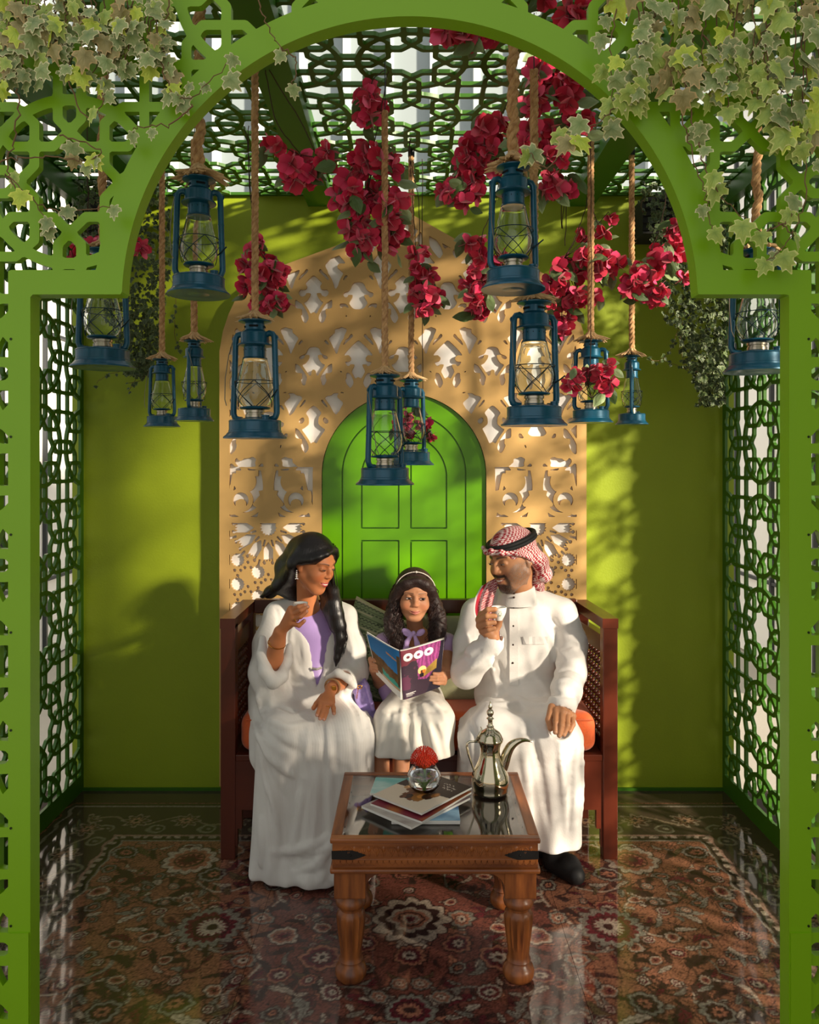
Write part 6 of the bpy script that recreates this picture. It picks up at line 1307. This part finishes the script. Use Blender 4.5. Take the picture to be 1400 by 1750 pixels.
hv.ell(l(.0, -.085, -.010), np.array((.059, .06, .080)) * .87, .008, 's', rot=wrot); hv.ell(l(-.060, -.045, -.035), np.array((.040, .055, .050)) * .87, .008, 's', rot=wrot); hv.ell(l(-.082, .008, -.014), np.array((.018, .018, .022)), .006, 's', rot=wrot)
hv.cap(P(525, 1020, 2.93), P(540, 1030, 2.93), .035, .03, .01, 's')
cloth('hair', hv, HB, wom)
ln = [[l(.04, -.04, .10), l(.088, -.02, .02), P(572, 1010, 2.95), P(580, 1060, 2.92), P(588, 1085, 2.91), P(578, 1120, 2.91)], [l(.05, -.03, .09), l(.094, -.01, -.02), P(574, 1030, 2.94), P(590, 1090, 2.915), P(583, 1125, 2.91)], [l(-.05, .03, .09), l(-.085, .05, -.02), P(486, 1000, 2.99), P(464, 1010, 3.05), P(446, 1022, 3.09)], [l(-.04, .05, .09), P(494, 955, 2.97), P(484, 990, 3.0), P(455, 1012, 3.07)]]
strands(wom, 'loose_hair', HB, ln, 90, .006, .0016, 3, .003, 9)
DIA = mat('crystal earring', 'f2ebe6', .1, .8); ear = l(-.080, .010, -.034)
mb = MB(); [mb.ball(ear + (0, -.004, -dz), r_, 6, 4) for dz, r_ in ((0, .0030), (.007, .0038), (.014, .0045), (.021, .005), (.028, .0042))]; mb.ball(ear + (-.004, -.004, -.030), .003, 6, 4).ball(ear + (.004, -.004, -.030), .003, 6, 4); mb.build('earring', DIA, wom, True)
def ring(c, ax, r, t_, m, nm, sx=1): ax = np.array(ax) / np.linalg.norm(ax); u = np.cross(ax, (0, 1, 0)); u /= np.linalg.norm(u); w_ = np.cross(ax, u); return MB().tube([np.array(c) + r * (u * math.cos(a) + w_ * math.sin(a)) for a in np.linspace(0, 2 * math.pi, 24, endpoint=False)], t_, 6, closed=True).build(nm, m, wom, True)
ring(a1[2] + (-.002, 0, -.004), a1[3] - a1[1] + (.0, .01, 0), .031, .0016, GLD, 'bracelet'); ring(a1[2] + (0, 0, .004), a1[3] - a1[1] + (.01, .0, 0), .0295, .0012, GLD, 'bracelet')
ring(f1[2][0] + (.008, -.002, 0), f1[2][1] - f1[2][0], .0095, .0022, GLD, 'finger_ring'); ring(f2[2][0] * .5 + f2[2][1] * .5, f2[2][1] - f2[2][0], .0090, .0012, GLD, 'finger_ring')
ring(a2[2] + (.004, .004, .006), a2[2] - a2[1], .0265, .004, mat('tan watch strap', '9a7048', .5), 'watch_strap'); MB().box(P(571, 1176, 2.752) - (.008, .004, .008), P(571, 1176, 2.752) + (.008, .004, .008), bev=.002).build('watch_case', GLD, wom)
cup(P(514, 1045, 2.732), .0255, .031, 'white coffee cup in the raised hand of the woman')
# lavender bag
bag = thing('handbag', P(620, 1215, 2.90), 'quilted lavender handbag with gold eyelet resting beside the cloak of the woman', 'bag')
BG = mat('lavender quilted leather', '9a86c4', .4, bump=.0008, bscale=120); M_ = Rm(12, 0, -14)
def bagbox(c, r, e, nm, m=BG, grid=False):
    s = Vol(np.array(c) - .13, np.array(c) + .13, .0035)
    def fn(x, y, z):
        d = [x - c[0], y - c[1], z - c[2]]; q_ = [M_.T[i][0] * d[0] + M_.T[i][1] * d[1] + M_.T[i][2] * d[2] for i in range(3)]
        k = [np.abs(q_[i]) - (r[i] - e) for i in range(3)]; qd = .0022 * (np.abs(np.sin((q_[0] + q_[2]) * 95)) ** .5 + np.abs(np.sin((q_[0] - q_[2]) * 95)) ** .5 - 1) if grid else 0
        return np.sqrt(sum(np.maximum(a, 0) ** 2 for a in k)) - e - qd
    s.comb(np.array(c) - .12, np.array(c) + .12, fn, .001, 'u', 0); V, F = s.mesh(); return link_mesh(nm, V, F, m, bag, True)
bc = P(621, 1195, 2.90); bagbox(bc, (.030, .045, .066), .012, 'bag_body', grid=True); bagbox(bc + (.018, -.006, .022), (.006, .048, .052), .005, 'flap', grid=True)
MB().tube([P(615, 1174, 2.845) + (.008 * math.cos(a), 0, .006 * math.sin(a)) for a in np.linspace(0, 2 * math.pi, 14, endpoint=False)], .0018, 6, closed=True).build('eyelet', GLD, bag, True)
mb = MB()
for k in range(7): p = P(612 - k * .35, 1177 + k * 2.6, 2.842); mb.tube([p + (.0022 * math.cos(a), .001 * (k % 2), .0036 * math.sin(a)) for a in np.linspace(0, 2 * math.pi, 8, endpoint=False)], .0007, 4, closed=True)
mb.build('chain', GLD, bag, True)
# ================= the girl ==================
GT = 'c48a66'
gir = thing('person', P(710, 1290, 3.0) * (1, 1, 0), 'small girl with curly dark hair and a pearl headband, holding an open magazine', 'person')
grot = Rm(4, 6, 3); gc = P(708, 1017, 2.98); W, F, C, gloc = head(gc, .82, grot, GT, 'girl', P(711, 1090, 3.05))
g1 = px3([(760, 1092, 3.03), (764, 1130, 2.98), (763, 1152, 2.88)]); gf = [px3(f) for f in ([(757, 1151, 2.835), (749, 1152, 2.806), (741, 1151, 2.80)], [(757, 1157, 2.83), (747, 1157, 2.80), (736, 1157, 2.794)], [(758, 1162, 2.83), (747, 1162, 2.80), (734, 1162, 2.794)], [(758, 1167, 2.835), (750, 1168, 2.808), (741, 1167, 2.80)])]; gt = px3([(762, 1149, 2.87), (757, 1143, 2.885), (751, 1140, 2.885)])
GV1 = limb_hand(*bounds(g1 + sum(gf, []) + gt, .035), g1, [.027, .024, .0205], [(g1[2], f[0] + (.002, .004, 0), .010) for f in gf], 0, gf, .0064, GT, gt, .0022)
g2 = px3([(668, 1110, 3.05), (650, 1165, 2.98), (640, 1142, 2.90)]); gf2 = [px3(f) for f in ([(634, 1127, 2.865), (640, 1128, 2.845), (646, 1131, 2.84)], [(636, 1134, 2.862), (646, 1137, 2.84), (654, 1140, 2.832)], [(637, 1140, 2.862), (646, 1142, 2.84), (655, 1145, 2.832)], [(639, 1146, 2.866), (647, 1147, 2.845), (654, 1149, 2.836)])]; gt2 = px3([(640, 1130, 2.89), (648, 1124, 2.905), (654, 1122, 2.90)])
GV2 = limb_hand(*bounds(g2 + sum(gf2, []) + gt2, .035), g2, [.025, .024, .020], [(g2[2], f[0] + (-.001, .004, 0), .010) for f in gf2], 0, gf2, .0064, GT, gt2, .0022)
gb = Vol(P(650, 1120, 3.05) - (.02, .12, .02), P(770, 1050, 3.0) + (.02, .1, .02), .004); gb.cap(P(711, 1080, 3.04), P(711, 1092, 3.05), .034, .05, .03); gb.cap(P(680, 1092, 3.06), P(742, 1092, 3.06), .034, .034, .03); Vg, Fg = gb.mesh()
gl = Vol((-.18, 2.58, .03), (.02, 3.0, .42), .005); gl.cap((-.112, 2.80, .44), (-.100, 2.74, .20), .033, .024, .01); gl.cap((-.100, 2.74, .20), (-.098, 2.71, .165), .024, .022, .01); gl.cap((-.035, 2.80, .44), (-.045, 2.74, .20), .033, .024, .01); gl.cap((-.045, 2.74, .20), (-.045, 2.71, .165), .024, .022, .01); Vl, Fl = gl.mesh()
CO = core(None, [([P(711, 1090, 3.05), P(711, 1140, 3.07), P(711, 1200, 3.05)], [.034, .062, .075]), ([P(711, 1092, 3.06), P(684, 1096, 3.05), P(668, 1112, 3.05), P(650, 1165, 2.98), P(641, 1143, 2.90)], [.03, .028, .024, .021, .017]), ([P(711, 1092, 3.06), P(742, 1096, 3.05), P(760, 1094, 3.03), P(764, 1130, 2.98), P(763, 1150, 2.89)], [.03, .028, .024, .022, .017]), ([P(711, 1200, 3.04), P(676, 1235, 2.80), P(670, 1262, 2.79)], [.06, .04, .035]), ([P(711, 1200, 3.04), P(740, 1235, 2.80), P(690, 1262, 2.79)], [.06, .04, .035])], GT)
MG = merge((W, F, C), GV1, GV2, CO, (Vg, Fg, np.tile(lin(GT), (len(Vg), 1))), (Vl, Fl, np.tile(lin(GT), (len(Vl), 1)))); link_mesh('body', MG[0], MG[1], SKIN, gir, True, MG[2])
eyes(gir, gloc, .82, grot, (.75, .1), 'girl')
LV2 = mat('pale lilac satin', 'b596c4', .4, sheen=.2, bump=.0007, bscale=50)
bl = Vol(P(645, 1235, 3.05) - (.03, .15, .02), P(775, 1065, 3.05) + (.03, .1, .02), .0048); bl.ell(P(711, 1130, 3.06), (.088, .07, .11), .03); bl.cap(P(711, 1170, 3.05), P(700, 1200, 3.0), .085, .085, .03)
for x, s_ in ((672, -1), (748, 1)):
    bl.cap(P(x, 1092, 3.04), P(x + s_ * 14, 1100, 3.02), .034, .044, .02)
    for k in range(5): bl.cap(P(x - s_ * 2, 1088, 3.02), P(x + s_ * (6 + k * 4), 1112 - k * 2, 2.99 + k * .01), .004, .006, .008)
bl.cap(P(709, 1062, 3.0), P(710, 1076, 3.0), .050, .042, .008, 's'); bl.cap(P(660, 1180, 2.97), P(668, 1205, 2.93), .03, .02, .02)
cloth('blouse', bl, LV2, gir)
bw = Vol(P(680, 1120, 2.93) - (.01, .03, .01), P(732, 1066, 2.95) + (.01, .03, .01), .0022)
def bell(a, r, sx, e=0): bw.ell(P(*a), r, .004, rot=Rm(0, 0, sx))
bell((695, 1081, 2.930), (.022, .009, .014), 30); bell((719, 1081, 2.935), (.019, .009, .012), -32); bell((696, 1084, 2.921), (.014, .008, .008), 30) if 0 else None
bw.ell(P(694, 1084, 2.916), (.015, .007, .0075), .004, 's', rot=Rm(0, 0, 28)); bw.ell(P(707, 1082, 2.925), (.008, .009, .009), .004)
bw.chain(px3([(704, 1084, 2.925), (695, 1098, 2.922), (692, 1120, 2.92)]), [.006, .010, .012], .004); bw.chain(px3([(708, 1084, 2.93), (713, 1100, 2.925), (716, 1118, 2.925)]), [.005, .010, .012], .004)
cloth('bow', bw, mat('lilac bow satin', 'c3a4dc', .3, sheen=.2), gir, it=1)
IVO = mat('ivory skirt', 'dcd6cb', .6, sheen=.15, bump=.0003, bscale=90)
sk = Vol((-.20, 2.48, .22), (.21, 3.15, .68), .0055); sk.cap(P(695, 1195, 3.03), P(672, 1235, 2.78), .075, .062, .04); sk.cap(P(725, 1195, 3.03), P(742, 1230, 2.78), .075, .062, .04); sk.cap(P(675, 1235, 2.79), P(742, 1232, 2.79), .055, .055, .05)
def gsk(x, y, z):
    t = np.clip((.55 - z) / .25, 0, 1); cx0 = .0 + .0 * t + .01; hw = .125 + .028 * t; yc = 2.80 - .01 * t; fold = .012 * np.sin((x + .1) * 60 - 8 * (z - .4) * np.sign(x)) * (.35 + .65 * t)
    qx = np.abs(x - cx0) - (hw - .05); qy = np.abs(y - yc - fold) - .055; qz = np.abs(z - .43) - .12
    return np.sqrt(np.maximum(qx, 0) ** 2 + np.maximum(qy, 0) ** 2) + np.maximum(qz, 0) - .052
sk.comb((-.19, 2.6, .28), (.2, 3.0, .55), gsk, .035, 'u', .02); sk.half(P(680, 1297, 2.70) * (0, 0, 1), (.0, .0, -1), .002)
ripple(sk, P(650, 1300, 2.7) - (0, .1, 0), P(775, 1190, 2.9) + (0, .1, 0), .0035, 34, (1, 0, .3), 9)
folds(sk, [([(690, 1198), (686, 1240), (680, 1295)], .011, 1), ([(700, 1200), (698, 1250), (696, 1297)], .012, -1), ([(712, 1212), (722, 1250), (730, 1295)], .013, -1), ([(722, 1205), (738, 1250), (746, 1295)], .011, 1), ([(668, 1215), (660, 1250), (652, 1290)], .009, -1), ([(740, 1235), (752, 1265), (760, 1295)], .010, -1), ([(735, 1198), (750, 1212), (760, 1235)], .009, 1)])
cloth('skirt', sk, IVO, gir)
for x in (-.100, -.045):
    s = Vol((x - .06, 2.55, .09), (x + .06, 2.80, .26), .004); s.cap((x, 2.74, .150), (x - .002, 2.66, .135), .026, .022, .02); s.cap((x, 2.74, .16), (x, 2.738, .19), .026, .027, .01); cloth('shoe', s, mat('pale beige shoe', 'c9b7a0', .4), gir)
HG = mat('dark brown curls', '301a15', .55, var=.5, vscale=70, bump=.002, bscale=170, spec=.6); l = lambda *a: gloc(a)
hv = Vol(P(640, 1125, 3.0) - (.02, .12, .02), P(775, 960, 3.0) + (.02, .15, .03), .0038); hv.ell(l(0, .020, .038), np.array((.088, .100, .086)) * .82, .01, rot=grot)
hv.ell(l(0, .04, -.02), np.array((.105, .07, .09)) * .82, .02, rot=grot)
for s_ in (-1, 1):
    X = (682, 675, 671, 672, 680, 688) if s_ < 0 else (736, 744, 748, 748, 745, 740)
    hv.chain([l(s_ * .012, -.070, .086), l(s_ * .045, -.064, .068), l(s_ * .072, -.042, .040), l(s_ * .084, -.020, -.005)] + [P(x, y, d) for x, y, d in zip(X[1:], (1038, 1055, 1075, 1095, 1106), (2.97, 2.96, 2.955, 2.95, 2.95))], [.009, .013, .016, .020, .025, .029, .030, .026, .014], .02)
hv.ell(l(0, -.085, -.026), np.array((.058, .06, .078)) * .82, .008, 's', rot=grot); hv.comb(hv.lo, hv.lo + hv.n * hv.h, lambda x, y, z: .0035 * np.sin(x * 210 + 3 * np.sin(z * 90)) * np.sin(z * 170 + y * 90) * np.clip((HC - (1015 - CY) / FPX * 3 - z) * 30, 0, 1), 1, 'd', 0)
cloth('hair', hv, HG, gir, it=1)
ln = [[l(.05, -.02, .085), l(.09, 0, .02), P(750, 1045, 2.965), P(754, 1075, 2.95), P(748, 1106, 2.945)], [l(.04, -.03, .085), l(.088, -.02, .0), P(741, 1050, 2.945), P(740, 1080, 2.93), P(735, 1106, 2.935)], [l(-.05, -.02, .085), l(-.09, 0, .02), P(668, 1045, 2.965), P(666, 1075, 2.95), P(675, 1108, 2.94)], [l(-.04, -.03, .085), l(-.086, -.02, .0), P(679, 1050, 2.945), P(682, 1080, 2.93), P(690, 1112, 2.93)]]
strands(gir, 'loose_curls', HG, ln, 230, .0095, .0021, 8, .0065, 38)
pb = MB()
arc = [gloc((.0915 * math.cos(a), -.050 + .012 * math.sin(a), .034 + .084 * math.sin(a))) for a in np.linspace(.12, math.pi - .12, 39)]
pb.tube(arc, .0013, 5)
for i, p in enumerate(arc): pb.ball(p + (0, -.001, 0), .0021 if i != 19 else .0042, 7, 5)
pb.build('pearl_headband', mat('pearl', 'efe4da', .2, coat=.5), gir, True)
# ---- the open magazine she holds
mg = thing('open_magazine', P(688, 1150, 2.74), 'open magazine held up by the girl, purple cave cover with three white rings facing out', 'magazine')
def sheet(name, tl, tr, br, bl_, bow, colf, nu, nv, off=0.0, m=None, side=1):
    U, W2 = np.meshgrid(np.linspace(0, 1, nu), np.linspace(0, 1, nv)); tl, tr, br, bl_ = map(np.array, (tl, tr, br, bl_)); U_, W_ = U[..., None], W2[..., None]
    V = (tl * (1 - U_) + tr * U_) * (1 - W_) + (bl_ * (1 - U_) + br * U_) * W_; V[..., 1] += -bow * np.sin(np.pi * U ** (.6 if side > 0 else 1.6)) + off
    I = np.arange(nu * nv).reshape(nv, nu); q_ = np.stack([I[:-1, :-1], I[1:, :-1], I[1:, 1:], I[:-1, 1:]], -1).reshape(-1, 4); N = nu * nv; V = V.reshape(-1, 3)
    V2 = np.concatenate([V, V + (0, .0006 if name != 'page_block' else .0035, 0)]); bd = np.concatenate([I[0], I[1:, -1], I[-1, -2::-1], I[-2:0:-1, 0]]); nb = np.roll(bd, -1)
    return link_mesh(name, V2, [q_, q_[:, ::-1] + N, np.stack([nb, bd, bd + N, nb + N], 1)], m or PRINT, mg, False, colf(np.tile(U.ravel(), 2), np.tile(W2.ravel(), 2)) if colf else None)
def cave(U, W2):
    C = np.tile(lin('3a2836'), (len(U), 1)); n = fbm(U, W2, 12, 2.5, 4); m = (U > .34 + .1 * W2 + .03 * n) & (U < .95 - .55 * W2 ** 2 + .0 * n) & (W2 < .68 + .05 * n); C[m] = np.array(lin('96407c')) * (1 + .35 * np.sin(U[m] * 70 + 3 * n[m]))[:, None]
    m = (U < .42) & (W2 < .33 - .2 * U + .04 * n); C[m] = lin('7a3440'); m = (U < .40 - .15 * W2) & (W2 > .38) & (n > .1); C[m] = lin('5a2c44'); C[(U > .92 - .1 * W2 ** 2 * 3)] = lin('241c2c')
    m = (np.abs(W2 - .60 + .40 * (U - .5)) < .05 + .12 * (U - .45)) & (U > .5) & (U < .86); C[m] = np.array(lin('a8863a')) * (1 + .4 * n[m])[:, None]
    C[np.hypot((U - .50), (W2 - .50) * 1.25) < .105] = lin('ecd68a'); C[(np.hypot((U - .52), (W2 - .53) * 1.25) < .07) & (W2 > .50)] = lin('e07a2c'); C[(np.abs(U - .49) < .018 + .03 * (W2 > .56)) & (W2 > .50) & (W2 < .64)] = lin('1d1418')
    for cx in (.17, .41, .65): d = np.hypot((U - cx), (W2 - .155) * 1.30); C[(d < .108) & (d > .038)] = lin('f4f0ee')
    for k, (y, l_) in enumerate(((.895, .26), (.915, .20), (.933, .22), (.951, .16))): m = (np.abs(W2 - y) < (.0055 if k == 0 else .004)) & (U > .09) & (U < .09 + l_) & (np.sin(U * 230 + k) > -.5); C[m] = lin('e9e4e0')
    return C
def beach(U, W2):
    C = np.tile(lin('2f7fc0'), (len(U), 1)) * (.75 + .5 * W2)[:, None]; n = fbm(U, W2, 15, 2.5, 4); ridge = .42 + .22 * U + .04 * n
    m = W2 > ridge; C[m] = np.array(lin('6f4f2a')) * (1 + .5 * n[m])[:, None]; m = (W2 > ridge + .24 + .03 * n) & (U > .35); C[m] = lin('3fa492'); C[(W2 > .94) & (U > .3)] = lin('c2a07c'); m = (np.abs(W2 - .20 - .25 * (U - .6)) < .022 + .02 * n) & (U > .58); C[m] = lin('b98a6a'); C[(U > .9) & (W2 > .15) & (W2 < .9)] = np.array(lin('5c4730')); C[U < .025] = lin('e8e4de'); return C
spT, spB = P(684, 1113, 2.735), P(689, 1196, 2.735)
sheet('front_cover', spT, P(759, 1093, 2.83), P(752, 1174, 2.82), spB, .010, cave, 120, 130)
sheet('back_cover', P(626, 1083, 2.86), spT + (-.004, 0, 0), P(686, 1184, 2.738), P(641, 1140, 2.85), .012, beach, 110, 120, side=-1)
for k in range(3):
    sheet('page_block', spT + (0, .003, .001), P(759.5, 1090.5, 2.835), P(752, 1173, 2.825), spB + (0, .003, 0), .010, None, 14, 4, .0012 + k * .004, PAPER)
    sheet('page_block', P(627, 1080.5, 2.865), spT + (-.004, .003, .001), spB + (-.004, .003, 0), P(643, 1152 + k, 2.852), .012, None, 14, 4, .0012 + k * .004, PAPER, -1)
MB().box(spB - (.0045, -.001, .0), spT + (.0015, .014, .0)).build('spine', PAPER, mg)
